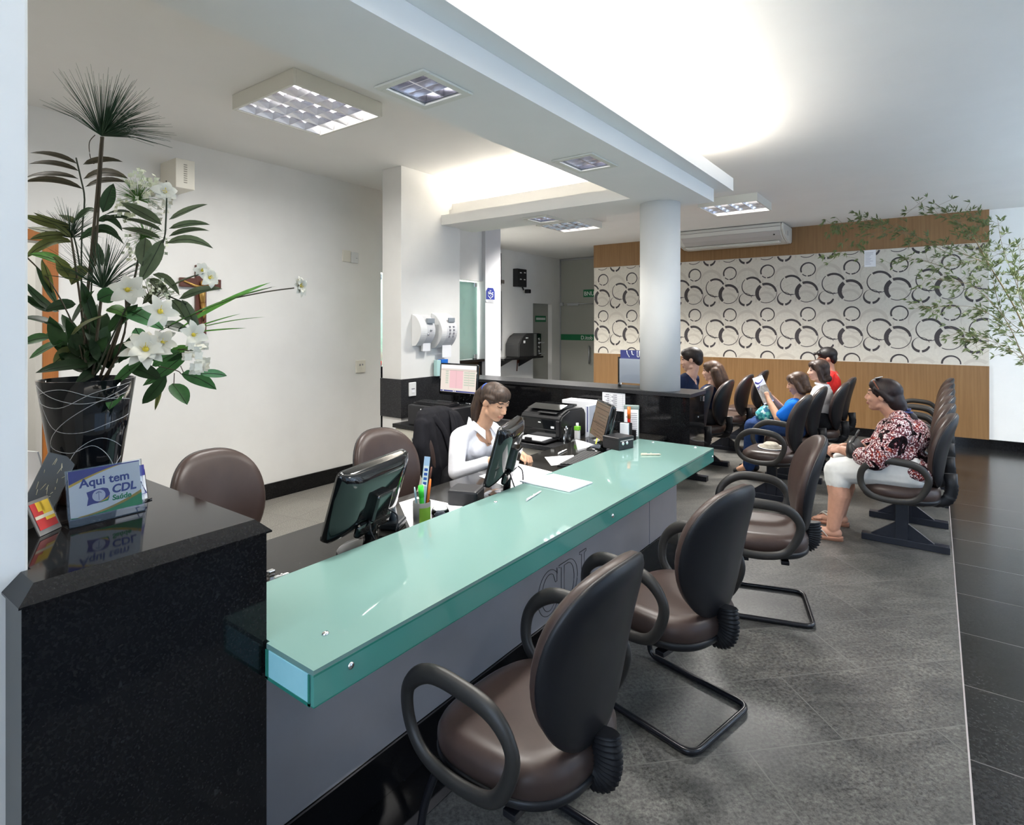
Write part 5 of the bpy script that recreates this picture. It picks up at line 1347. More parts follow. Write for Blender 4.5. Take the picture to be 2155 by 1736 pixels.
# flowers
m_pet = mat('white_silk_petal', (.70, .67, .56), .65); m_petc = mat('yellow_flower_centre', (.70, .55, .06), .6); m_flo = mat('cream_green_floret', (.66, .68, .50), .7)
def flower(c, size, npet, facing, dz, cone=.35, wide=.42, layers=1, seed=0):
    rr = random.Random(seed); O = W2(*c, dz); n = Vector(facing).normalized(); a = n.orthogonal().normalized(); b = n.cross(a); bm = BM()
    for l in range(layers):
        for k in range(npet):
            t_ = 2 * PI * (k + .5 * l) / npet + rr.uniform(-.12, .12); d = a * math.cos(t_) + b * math.sin(t_)
            L_ = size / PXM * rr.uniform(.85, 1.1) * (1 - .25 * l); cc = cone + .35 * l
            leaf(bm, O, O + d * L_ + n * L_ * (cc - .15), size * wide / PXM * 1.3, O + d * L_ * .55 + n * L_ * (cc + .1), n, 0, .15, 6, .62)
    f = obj('flower', bm, m_pet, fa)
    bm = BM(); ellipsoid(bm, O + n * size * .10 / PXM, (size * .14 / PXM,) * 3); 
    for k in range(6): tube(bm, [O, O + n * size * .42 / PXM + a * rr.uniform(-.2, .2) * size / PXM + b * rr.uniform(-.2, .2) * size / PXM], .0007, 4)
    obj('flower_centre', bm, m_petc, f)
ex_ = Vector((SY_, -CY_, 0)); V_ = VIEW
flower((268, 610), 34, 6, V_ + ex_ * .1 + Vector((0, 0, -.2)), -.12, .30, .55, 1, 1); flower((336, 656), 36, 6, V_ + ex_ * .3, -.12, .18, .40, 1, 2)
flower((306, 738), 44, 9, V_ + Vector((0, 0, .35)), -.13, .22, .40, 2, 3); flower((340, 722), 30, 6, V_ + ex_ * .5 + Vector((0, 0, .3)), -.10, .3, .5, 1, 4)
flower((628, 602), 22, 9, ex_ + V_ * .4, -.10, .35, .5, 2, 5); flower((405, 705), 30, 6, V_ + ex_ * .8, -.08, .4, .5, 1, 6)
flower((346, 404), 26, 7, V_ + ex_ * .2, -.03, .2, .6, 1, 7); flower((440, 585), 22, 7, ex_ * .6 + V_, -.06, .3, .6, 1, 8); flower((425, 570), 18, 7, V_, -.06, .3, .6, 1, 9)
def cluster(c, rx, ry, n, dz, s, m, seed):
    rr = random.Random(seed); bm = BM()
    for k in range(n):
        a = rr.uniform(0, 2 * PI); q = rr.uniform(0, 1) ** .5
        O = W2(c[0] + rx * q * math.cos(a), c[1] + ry * q * math.sin(a), dz + rr.uniform(-.03, .03)); nn = (V_ + Vector((rr.uniform(-.7, .7), rr.uniform(-.7, .7), rr.uniform(-.7, .7)))).normalized(); u = nn.orthogonal().normalized(); v = nn.cross(u)
        for t_ in range(4):
            d = u * math.cos(t_ * PI / 2) + v * math.sin(t_ * PI / 2); leaf(bm, O, O + d * s, s * .9, None, nn, 0, .2, 3, .6)
    return obj('blossom_cluster', bm, m, fa)
cluster((415, 752), 24, 32, 34, -.09, .014, m_pet, 1); cluster((300, 385), 34, 30, 60, -.02, .0075, m_flo, 2); cluster((270, 440), 30, 30, 40, -.01, .007, m_flo, 3); cluster((335, 425), 26, 40, 46, -.01, .0085, m_pet, 4); cluster((300, 520), 55, 40, 50, .0, .006, m_flo, 5); cluster((330, 610), 36, 24, 60, -.04, .005, m_flo, 6)

# ------------------------------------------------------------------ bamboo reaching in from the right
bb = thing('potted_bamboo', 'feathery green bamboo branches arching in from the right of the waiting area', 'plant', (6.9, -1.15, 0))
B0 = Vector((6.9, -1.15, 0))
bm = BM(); lathe(bm, [(.0001, 0), (.17, 0), (.19, .02), (.235, .42), (.24, .45), (.215, .45), (.205, .40), (.0001, .39)], 36); obj('pot', bm, m_gsatin, bb)
m_bl = leafmat('bamboo_leaf', (.095, .125, .045), .4); m_bs = mat('bamboo_stem', (.20, .15, .07), .5)
rb = random.Random(21)
def WB(px, py, d): return at(px, py, depth=d) - B0
def sprig(bm, p, d, n, L_=.062):
    for k in range(n):
        q = (d + Vector((rb.uniform(-1, 1), rb.uniform(-1, 1), rb.uniform(-1.1, .5))) * .75).normalized()
        l = L_ * rb.uniform(.6, 1.15); leaf(bm, p, p + q * l, l * .20, p + q * l * .5 + Vector((0, 0, .006)), (Vector((-.8, -.4, .3)) + Vector((rb.uniform(-.6, .6), rb.uniform(-.6, .6), rb.uniform(-.6, .6)))).normalized(), 0, .15, 3, .7)
STEMS = [([(2230, 930), (2155, 690), (2080, 555), (2040, 490), (1968, 428)], 5.55, .008, 30), ([(2080, 555), (1990, 520), (1900, 490), (1780, 470), (1760, 480)], 5.6, .004, 26), ([(2010, 540), (1930, 500), (1860, 470), (1800, 460)], 5.65, .003, 18),
         ([(2060, 545), (1990, 560), (1930, 545), (1870, 555)], 5.5, .003, 16), ([(2230, 960), (2140, 720), (2090, 640), (2040, 600), (1990, 590), (1930, 585)], 5.4, .004, 22), ([(2240, 900), (2180, 700), (2140, 600), (2110, 520), (2098, 452)], 5.35, .004, 24),
         ([(2140, 700), (2060, 650), (1990, 645), (1935, 648)], 5.5, .003, 16), ([(2235, 880), (2155, 760), (2080, 715), (2010, 700)], 5.45, .003, 18), ([(2240, 860), (2150, 640), (2145, 560), (2152, 500)], 5.3, .003, 20), ([(2155, 700), (2110, 660), (2090, 590), (2075, 520), (2065, 470)], 5.6, .003, 24),
         ([(2020, 470), (1950, 440), (1930, 425)], 5.55, .002, 6), ([(1860, 485), (1800, 505), (1775, 535), (1750, 545)], 5.6, .0018, 10), ([(2235, 940), (2155, 750), (2100, 690), (2050, 660)], 5.6, .003, 18), ([(2040, 500), (2050, 460), (2030, 440)], 5.5, .002, 12), ([(2155, 745), (2060, 720), (2030, 720)], 5.5, .002, 10)]
for P, d, r_, n in STEMS:
    path = smoothpath([WB(x, y, d + .02 * k) for k, (x, y) in enumerate(P)], n=8)
    bm = BM(); m_ = len(path); tube(bm, path, [r_ * (1 - .75 * k / m_) for k in range(m_)], 6, mi=1)
    for k in range(int(n * 2.7)):
        t_ = (.25 if P[0][0] > 2190 else .05) + (.95 if P[0][0] <= 2190 else .75) * rb.random(); i = min(int(t_ * (m_ - 1)), m_ - 2); p = path[i]; d_ = (path[i + 1] - path[i]).normalized()
        off = Vector((rb.uniform(-1, 1), rb.uniform(-1, 1), rb.uniform(-.8, .8))) * rb.uniform(.02, .15)
        tube(bm, [p, p + off], .0012, 3, mi=1, cap=False); sprig(bm, p + off, (d_ + off.normalized() * .6).normalized(), rb.randint(3, 6))
    obj('branch', bm, [m_bl, m_bs], bb)
bm = BM()
for k in range(5):
    e_ = WB(2235 + k * 4, 900 + k * 15, 5.4 + .05 * k); tube(bm, smoothpath([Vector((rb.uniform(-.08, .08), rb.uniform(-.08, .08), .39)), Vector((e_.x * .3, e_.y * .3 - .1, .75)), e_]), .009, 7)
obj('canes', bm, m_bs, bb)
# ------------------------------------------------------------------ people
def remesh(bm, vox, smooth=3, fac=.5):
    me = bpy.data.meshes.new('tmp'); bm.to_mesh(me); bm.free()
    o = bpy.data.objects.new('tmp', me); COL.objects.link(o)
    r = o.modifiers.new('r', 'REMESH'); r.mode = 'VOXEL'; r.voxel_size = vox; r.adaptivity = 0
    if smooth:
        s = o.modifiers.new('s', 'SMOOTH'); s.iterations = smooth; s.factor = fac
    dg = bpy.context.evaluated_depsgraph_get(); dg.update()
    m2 = bpy.data.meshes.new_from_object(o.evaluated_get(dg))
    bpy.data.objects.remove(o, do_unlink=True); bpy.data.meshes.remove(me)
    b = bmesh.new(); b.from_mesh(m2); bpy.data.meshes.remove(m2)
    for f in b.faces: f.smooth = True
    return b
def capsule(bm, p0, p1, r0, r1, n=14):
    p0, p1 = Vector(p0), Vector(p1)
    tube(bm, [p0, p1], [r0, r1], n)
    ellipsoid(bm, p0, (r0,) * 3, sub=2); ellipsoid(bm, p1, (r1,) * 3, sub=2)
def limb(bm, pts, rs):
    for a, b, r0, r1 in zip(pts, pts[1:], rs, rs[1:]): capsule(bm, a, b, r0, r1)

def add_head(bm, M, s=1.0, ears=True):
    S = M @ Matrix.Scale(s, 4)
    t = bmesh.new()
    ellipsoid(t, (0, -.014, .030), (.075, .093, .083), sub=3)
    ellipsoid(t, (0, .026, -.022), (.061, .062, .088), sub=3)
    ellipsoid(t, (0, .054, -.090), (.029, .027, .021), sub=2)
    capsule(t, (-.045, .0, -.07), (0, .05, -.092), .018, .022); capsule(t, (.045, .0, -.07), (0, .05, -.092), .018, .022)
    for q in (-1, 1):
        ellipsoid(t, (q * .034, .052, -.028), (.027, .028, .028)); 
        if ears: ellipsoid(t, (q * .074, -.012, -.006), (.010, .020, .031), Euler((R(-12), 0, q * R(22))).to_matrix())
        ellipsoid(t, (q * .0105, .093, -.034), (.009, .011, .008))
        ellipsoid(t, (q * .031, .074, .012), (.016, .012, .011))
    capsule(t, (0, .078, .016), (0, .100, -.027), .0085, .0115)
    capsule(t, (-.036, .070, .032), (.036, .070, .032), .013, .013)
    ellipsoid(t, (0, .086, -.057), (.022, .011, .0065)); ellipsoid(t, (0, .084, -.068), (.019, .011, .0075))
    join(bm, t, S)
def add_hand(bm, w, d, up, side, curl=.35, s=1.0, spread=.012):
    """w wrist, d pointing direction, up = back of the hand, side=+1 thumb to the right of d seen from the back"""
    d = Vector(d).normalized(); up = Vector(up); up = (up - d * up.dot(d)).normalized(); x = d.cross(up) * side; w = Vector(w)
    P = lambda a, b, c: w + (x * a + d * b + up * c) * s
    for k in range(4):
        ox = (.030, .010, -.010, -.029)[k]
        capsule(bm, P(ox * .55, .010, 0), P(ox, .078 - abs(k - 1) * .004, .002), .0145 * s, .0115 * s, 10)
        L = (.040, .045, .042, .033)[k]; a = curl * (1 + .12 * k)
        k0 = P(ox, .080 - abs(k - 1) * .004, .002)
        k1 = k0 + (d * math.cos(a) - up * math.sin(a)) * L * s + x * (1.5 - k) * spread * .4 * s
        k2 = k1 + (d * math.cos(2.1 * a) - up * math.sin(2.1 * a)) * L * .62 * s
        k3 = k2 + (d * math.cos(2.9 * a) - up * math.sin(2.9 * a)) * L * .48 * s
        limb(bm, [k0, k1, k2, k3], [.0098 * s, .0084 * s, .0078 * s, .0068 * s])
    limb(bm, [P(.018, .018, -.004), P(.044, .046, -.014), P(.048, .074, -.024), P(.044, .096, -.030)], [.014 * s, .0118 * s, .0096 * s, .0078 * s])
    capsule(bm, w, P(0, .02, 0), .021 * s, .024 * s)

def skin_mats(nm, base):
    sk = noise_col(mat('skin_' + nm, base, .5, spec=.35), tuple(c * .93 for c in base), tuple(min(c * 1.06, 1) for c in base), 22, 3)
    sk.node_tree.nodes['Principled BSDF'].inputs['Subsurface Weight'].default_value = .08
    sk.node_tree.nodes['Principled BSDF'].inputs['Subsurface Radius'].default_value = (.01, .004, .002)
    lip = mat('lips_' + nm, (base[0] * .84, base[1] * .62, base[2] * .64), .45)
    return [sk, lip, mat('eye_dark', (.03, .018, .012), .25), mat('brow_brown', (.06, .035, .022), .6)]
def paint_face(bm, M, s=1.0, eyes=True):
    Mi = (M @ Matrix.Scale(s, 4)).inverted()
    for f in bm.faces:
        p = Mi @ f.calc_center_median()
        if p.y < .05 or abs(p.x) > .08 or abs(p.z) > .12: continue
        if ((p.x) / .025) ** 2 + ((p.z + .0625) / .0115) ** 2 < 1 and p.y > .074: f.material_index = 1
        elif eyes and ((abs(p.x) - .031) / .0135) ** 2 + ((p.z - .008) / .0052) ** 2 < 1: f.material_index = 2
        elif ((abs(p.x) - .034) / .021) ** 2 + ((p.z - .036 + .18 * abs(abs(p.x) - .034)) / .0048) ** 2 < 1: f.material_index = 3

def hairmat(nm, c1, c2, rough=.5):
    m = mat('hair_' + nm, c1, rough, spec=.45)
    return noise_col(m, c1, c2, 34, 4, .35, .7, (3.2, 3.2, .35))
def finish(nm, bm, m, root, vox, sm=3): return obj(nm, remesh(bm, vox, sm), m, root)

def fabric(nm, c, var=.06, rough=.8):
    return noise_col(mat(nm, c, rough, spec=.15), tuple(x * (1 - var) for x in c), tuple(min(x * (1 + var), 1) for x in c), 26, 4, bump=.05)

def headM(c, pitch=0, yaw=0, roll=0):
    return Matrix.Translation(c) @ Matrix.Rotation(R(yaw), 4, 'Z') @ Matrix.Rotation(R(pitch), 4, 'X') @ Matrix.Rotation(R(roll), 4, 'Y')
def HP(M, *p): return M @ Vector(p)

# --- the receptionist (faces the counter, -Y): local +Y is world -Y
RX, RY = 2.96, 2.56
rec = thing('person', 'woman in a white shirt with ponytail writing at the desk behind the counter', 'person', (RX, RY, 0), PI)
sk = skin_mats('receptionist', (.56, .33, .215))
Mh = headM((.02, .262, 1.098), -24, -4, 0)
bm = BM()
add_head(bm, Mh)
limb(bm, [HP(Mh, 0, -.025, -.06), (.0, .165, .955), (0, .10, .90)], [.050, .050, .07])
limb(bm, [(0, .10, .84), (0, .04, .68), (0, -.02, .56)], [.10, .105, .12])
limb(bm, [(-.10, .0, .56), (-.10, .30, .53), (-.10, .34, .10), (-.10, .44, .04)], [.09, .07, .05, .035]); limb(bm, [(.10, .0, .56), (.10, .30, .53), (.10, .34, .10), (.10, .44, .04)], [.09, .07, .05, .035])
# near arm (world -X is local +X): elbow by the hip, forearm on the desk
eR, wR = (.235, .115, .665), (.150, .345, .755)
limb(bm, [(.165, .085, .875), eR, wR], [.048, .042, .028]); add_hand(bm, wR, (-.35, .9, -.10), (.1, .1, 1), -1, .40, .92)
eL, wL = (-.225, .12, .68), (-.085, .395, .755)
limb(bm, [(-.165, .085, .875), eL, wL], [.048, .042, .028]); add_hand(bm, wL, (.25, .9, -.05), (-.3, .1, 1), 1, .75, .92)
bm = remesh(bm, .005, 2); paint_face(bm, Mh); obj('body', bm, sk, rec)
m_shirt = fabric('white_cotton_shirt', (.80, .80, .84), .03, .7)
bm = BM()
ellipsoid(bm, (0, .075, .795), (.155, .115, .135), sub=3); ellipsoid(bm, (0, .035, .68), (.140, .108, .12), sub=3); ellipsoid(bm, (0, .0, .575), (.158, .125, .085), sub=3)
for q in (-1, 1):
    ellipsoid(bm, (q * .062, .155, .785), (.068, .055, .062)); capsule(bm, (q * .05, .10, .90), (q * .15, .083, .878), .052, .058)
limb(bm, [(.168, .085, .868), (.205, .10, .77), eR], [.062, .057, .050]); limb(bm, [eR, (.185, .25, .715), (.165, .305, .742)], [.050, .043, .038])
limb(bm, [(-.168, .085, .868), (-.20, .10, .77), eL], [.062, .057, .050]); limb(bm, [eL, (-.135, .30, .725), (-.10, .365, .75)], [.050, .042, .038])
shirt = finish('shirt', bm, m_shirt, rec, .007, 4)
for q in (-1, 1):      # open collar: two folded wings with their stand
    bm = BM()
    for P4 in ([(q * .062, .115, .965), (q * .088, .165, .905), (q * .060, .215, .855), (q * .030, .190, .905)], [(q * .062, .115, .965), (q * .048, .06, .985), (q * .080, .07, .93), (q * .088, .165, .905)]):
        a = [bm.verts.new(p) for p in P4]; b = [bm.verts.new(Vector(p) + Vector((q * .004, .004, .004))) for p in P4]
        bm.faces.new(a); bm.faces.new(b[::-1])
        for k in range(4): bm.faces.new((a[k], a[(k + 1) % 4], b[(k + 1) % 4], b[k]))
    obj('collar', bm, m_shirt, shirt)
bm = BM()
rows_ = []
for k in range(8):
    z_ = .935 - .122 * k / 7; w_ = min((z_ - .811) * .36 + .001, .030); y_ = .168 + (.935 - z_) * .37
    rows_.append([(-w_, y_ - w_ * .15, z_), (0, y_ + .003, z_), (w_, y_ - w_ * .15, z_), (w_, y_ - .03, z_), (-w_, y_ - .03, z_)])
loft(bm, rows_)
obj('neckline', bm, sk[0], shirt)
m_hair = hairmat('brown_ponytail', (.018, .011, .008), (.075, .045, .030))
bm = BM()
t_ = bmesh.new()
ellipsoid(t_, (0, -.022, .040), (.083, .098, .085), sub=3); ellipsoid(t_, (0, .018, .066), (.073, .072, .056), sub=3)
for q in (-1, 1): capsule(t_, (q * .068, .03, .045), (q * .070, -.02, .035), .018, .02)
ellipsoid(t_, (0, -.07, .0), (.066, .045, .06), sub=2)
join(bm, t_, Mh)
hr = finish('hair', bm, m_hair, rec, .006, 3)
bm = BM(); b0 = HP(Mh, 0, -.118, .045); limb(bm, [b0, b0 + Vector((.006, -.040, -.05)), b0 + Vector((.020, -.062, -.14)), b0 + Vector((.03, -.062, -.21)), b0 + Vector((.035, -.05, -.27))], [.024, .036, .037, .026, .010]); finish('ponytail', bm, m_hair, hr, .006, 3)
bm = BM(); u = Mh.to_3x3() @ Vector((0, 1, 0)); q_ = u.to_track_quat('Z', 'Y').to_matrix().to_4x4(); tube(bm, [Matrix.Translation(b0 + u * .006) @ q_ @ Vector((.024 * math.cos(a), .024 * math.sin(a), 0)) for a in [2 * PI * k / 18 for k in range(18)]], .0105, 8, closed=True); obj('hair_band', bm, mat('royal_blue_band', (.03, .10, .50), .6), hr)
m_dk = fabric('black_trousers', (.014, .014, .016), .1)
bm = BM()
for q in (-1, 1): limb(bm, [(q * .09, -.02, .56), (q * .10, .31, .54), (q * .10, .345, .10)], [.115, .082, .06])
ellipsoid(bm, (0, -.02, .56), (.165, .13, .09)); finish('trousers', bm, m_dk, rec, .01, 3)
for q in (-1, 1):
    bm = BM(); capsule(bm, (q * .10, .33, .045), (q * .10, .46, .035), .045, .032); finish('shoe', bm, m_black, rec, .008, 2)

jk = thing('jacket', 'black jacket hung over the back of the receptionist chair', 'jacket', (2.97, 2.52, 0), R(190))
m_jk = fabric('black_wool', (.010, .010, .013), .15)
bm = BM()
rings = []
yj = lambda z: -.252 - (z - .72) * .23
for z, w_, d_, e in ((.47, .215, .075, 3), (.60, .238, .088, 2.6), (.74, .250, .094, 2.4), (.86, .246, .094, 2.4), (.95, .222, .088, 2.3), (1.0, .175, .070, 2.2), (1.022, .11, .045, 2)):
    rings.append([(x + .004 * math.sin(9 * z + 5 * x / .2), y + .008 * math.sin(14 * x / .2 + 3 * z) + yj(z) + .035 * (x / .24) ** 2, z) for x, y in superell(w_, d_, e, 40)])
loft(bm, rings)
for q in (-1, 1): limb(bm, [(q * .20, yj(.93) + .03, .93), (q * .255, yj(.8) + .03, .80), (q * .235, yj(.62) + .03, .62)], [.05, .055, .045])
finish('cloth', bm, m_jk, jk, .010, 3)
bm = BM()
for q in (-1, 1): tube(bm, smoothpath([(q * .11, yj(.98) + .07, .98), (q * .06, yj(.88) + .105, .88), (q * .02, yj(.72) + .10, .72)]), [.02] * 13, 8, sx=1.4, sy=.4, up=(0, 1, 0))
obj('lapel', bm, m_jk, jk)

# --- the woman in the patterned blouse (front waiting row)
WX = 5.05
wo = thing('person', 'seated woman in a maroon patterned blouse and white capri trousers, hands folded', 'person', (WX, 0, 0), 0)
sk = skin_mats('patterned', (.50, .27, .19))
Mh = headM((0, .315, 1.075), 3, -9, 0)
bm = BM(); add_head(bm, Mh, 1.04)
limb(bm, [HP(Mh, 0, -.025, -.06), (0, .245, .955), (0, .20, .88)], [.062, .066, .10])
limb(bm, [(0, .20, .80), (0, .21, .62), (0, .17, .54)], [.13, .15, .14])
hands = {}
for q, wy in ((-1, .565), (1, .575)):
    el, wr = (q * .235, .335, .635), (q * .055, wy, .650)
    limb(bm, [(q * .185, .20, .86), el, wr], [.07, .052, .034]); add_hand(bm, wr, (-q * .25, .95, -.05), (q * .6, .1, .8), -q, .65, 1.0)
    limb(bm, [(q * .12, .18, .555), (q * .125, .585, .505)], [.115, .082])
    kx = (q * .125, .60, .485); an = (q * .185, .612, .090)
    limb(bm, [kx, (q * .155, .575, .33), (q * .178, .600, .17), an], [.078, .074, .052, .045])
    capsule(bm, (q * .185, .590, .055), (q * .190, .70, .048), .038, .036); capsule(bm, (q * .188, .70, .046), (q * .195, .755, .038), .035, .026)
    for k in range(5): capsule(bm, (q * .192 + (k - 2) * .0165, .755 - abs(k - 1) * .006, .036), (q * .193 + (k - 2) * .0185, .800 - abs(k - 1.2) * .009, .033), .0105 if k else .012, .009)
bm = remesh(bm, .0055, 2); paint_face(bm, Mh, 1.04); obj('body', bm, sk, wo)
# blouse print
mb = mat('maroon_print_blouse', (.3, .1, .1), .75, spec=.15)
nt, b_, N, L = nodes(mb)
tc = N('ShaderNodeTexCoord'); vo = N('ShaderNodeTexVoronoi'); vo.inputs['Scale'].default_value = 82; n1 = N('ShaderNodeTexNoise'); n1.inputs['Scale'].default_value = 11; n1.inputs['Detail'].default_value = 5; n1.inputs['Distortion'].default_value = 1.4
L(tc.outputs['Object'], vo.inputs['Vector']); L(tc.outputs['Object'], n1.inputs['Vector'])
r1 = N('ShaderNodeValToRGB'); r1.color_ramp.interpolation = 'CONSTANT'; e = r1.color_ramp.elements
e[0].position = 0; e[0].color = (.012, .006, .010, 1); e[1].position = .415; e[1].color = (.17, .035, .05, 1)
for p, c in ((.44, (.85, .74, .72, 1)), (.495, (.16, .04, .08, 1)), (.51, (.88, .78, .77, 1)), (.565, (.42, .07, .045, 1)), (.61, (.80, .68, .68, 1)), (.66, (.03, .010, .015, 1))):
    q = e.new(p); q.color = c
r2 = N('ShaderNodeValToRGB'); r2.color_ramp.elements[0].position = .42; r2.color_ramp.elements[1].position = .55; r2.color_ramp.elements[0].color = (1, 1, 1, 1); r2.color_ramp.elements[1].color = (.22, .08, .10, 1)
L(n1.outputs['Fac'], r1.inputs[0]); L(vo.outputs['Distance'], r2.inputs[0])
mm = N('ShaderNodeMix'); mm.data_type = 'RGBA'; mm.blend_type = 'MULTIPLY'; mm.inputs['Factor'].default_value = 1; L(r1.outputs[0], mm.inputs[6]); L(r2.outputs[0], mm.inputs[7]); L(mm.outputs[2], b_.inputs['Base Color'])
bm = BM()
ellipsoid(bm, (0, .215, .79), (.205, .150, .150), sub=3); ellipsoid(bm, (0, .225, .665), (.222, .170, .150), sub=3); ellipsoid(bm, (0, .205, .565), (.225, .168, .095), sub=3); ellipsoid(bm, (0, .125, .80), (.17, .10, .13), sub=3); ellipsoid(bm, (0, .125, .572), (.243, .168, .112), sub=3)
for q in (-1, 1):
    capsule(bm, (q * .06, .205, .915), (q * .18, .205, .870), .072, .080); ellipsoid(bm, (q * .085, .32, .745), (.09, .07, .08))
    limb(bm, [(q * .195, .205, .850), (q * .235, .275, .735), (q * .238, .345, .650)], [.088, .094, .088]); limb(bm, [(q * .238, .345, .650), (q * .19, .420, .645)], [.085, .070])
finish('blouse', bm, mb, wo, .008, 4)
m_capri = fabric('white_stretch_cotton', (.74, .74, .72), .03, .75)
bm = BM()
for q in (-1, 1):
    limb(bm, [(q * .11, .15, .560), (q * .12, .35, .550), (q * .127, .590, .508)], [.130, .118, .092]); limb(bm, [(q * .127, .592, .505), (q * .135, .585, .43)], [.092, .090])
ellipsoid(bm, (0, .15, .555), (.215, .155, .095), sub=3); finish('capri_trousers', bm, m_capri, wo, .008, 4)
m_wh = hairmat('dark_auburn', (.007, .003, .003), (.020, .008, .008))
bm = BM(); t_ = bmesh.new()
ellipsoid(t_, (0, -.026, .040), (.088, .106, .092), sub=3); ellipsoid(t_, (0, .02, .075), (.074, .070, .055), sub=3); ellipsoid(t_, (0, -.085, -.03), (.072, .058, .085), sub=3)
for q in (-1, 1): limb(t_, [(q * .072, .025, .05), (q * .080, -.01, .03), (q * .062, -.06, -.02)], [.022, .022, .03])
join(bm, t_, Mh); hb = HP(Mh, 0, -.125, -.09); limb(bm, [HP(Mh, 0, -.10, -.05), hb, hb + Vector((.0, -.065, -.05)), hb + Vector((.0, -.085, -.15)), hb + Vector((0, -.07, -.22))], [.06, .042, .034, .032, .012])
hr = finish('hair', bm, m_wh, wo, .007, 3)
bm = BM(); box(bm, -.03, .03, -.012, .012, -.006, .006, .003, M=Matrix.Translation(hb + Vector((-.01, -.045, .012)))); box(bm, -.045, -.025, -.035, .035, -.005, .005, .002, M=Matrix.Translation(hb + Vector((-.005, -.035, -.005)))); obj('hair_clip', bm, mat('navy_clip', (.03, .05, .16), .3), hr)
t_ = thing('sunglasses', 'sunglasses pushed up on the hair of the woman in the patterned blouse', 'sunglasses', HP(Mh, 0, .03, .12) + Vector((WX, 0, 0)))
o_ = HP(Mh, 0, .03, .12)
bm = BM()
for q in (-1, 1):
    tube(bm, [HP(Mh, q * .074, .048, .112) - o_, HP(Mh, q * .090, .01, .060) - o_, HP(Mh, q * .092, -.010, .020) - o_], [.0045, .004, .0035], 6)
obj('temple', bm, mat('brown_acetate', (.20, .06, .03), .3), t_)
bm = BM()
for q in (-1, 1): ellipsoid(bm, HP(Mh, q * .036, .030, .131) - o_, (.034, .020, .0045), (Mh @ Matrix.Rotation(R(-18), 4, 'X')).to_3x3())
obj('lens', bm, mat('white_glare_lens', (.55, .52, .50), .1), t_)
for q, nm in ((-1, 'left'), (1, 'right')):
    t_ = thing('flip_flop', ('beige flip-flop with silver straps on the nearer foot of the woman in the patterned blouse', 'beige flip-flop on the farther foot of the woman in the patterned blouse')[q > 0], 'sandal', (WX + q * .190, .68, 0), R(-q * 2))
    bm = BM(); rings = []
    for z in (.001, .018, .0225):
        rings.append([(x * (1.0 + .25 * y / .13), y, z + (.012 * max(0, -y / .13) if z > .01 else 0)) for x, y in superell(.041, .135, 2.4, 36)])
    loft(bm, rings); obj('sole', bm, mat('terracotta_foam', (.42, .20, .13), .6), t_)
    bm = BM()
    for s_ in (-1, 1): tube(bm, smoothpath([(s_ * .038, -.035, .030), (s_ * .041, .0, .070), (s_ * .022, .045, .088), (0, .078, .060)]), .008, 8, sx=1.3, sy=.4)
    obj('strap', bm, mat('silver_strap', (.50, .48, .43), .3, metal=.4), t_)
t_ = thing('handbag', 'black handbag on the lap of the woman in the patterned blouse', 'handbag', (WX, .47, .60))
bm = BM(); loft(bm, [[(x, y + .15 * z, z) for x, y in superell(w_, d_, 3, 32)] for z, w_, d_ in ((.0, .15, .05), (.01, .17, .065), (.06, .175, .06), (.12, .155, .03), (.135, .14, .012))], M=Matrix.Rotation(R(-8), 4, 'X')); obj('bag', bm, mat('black_bag_leather', (.012, .012, .013), .4), t_)
bm = BM(); tube(bm, smoothpath([(-.10, .03, .11), (-.06, -.0, .19), (.06, 0, .19), (.10, .03, .11)]), .007, 8); obj('handle', bm, mat('black_bag_leather', (), .4), t_)

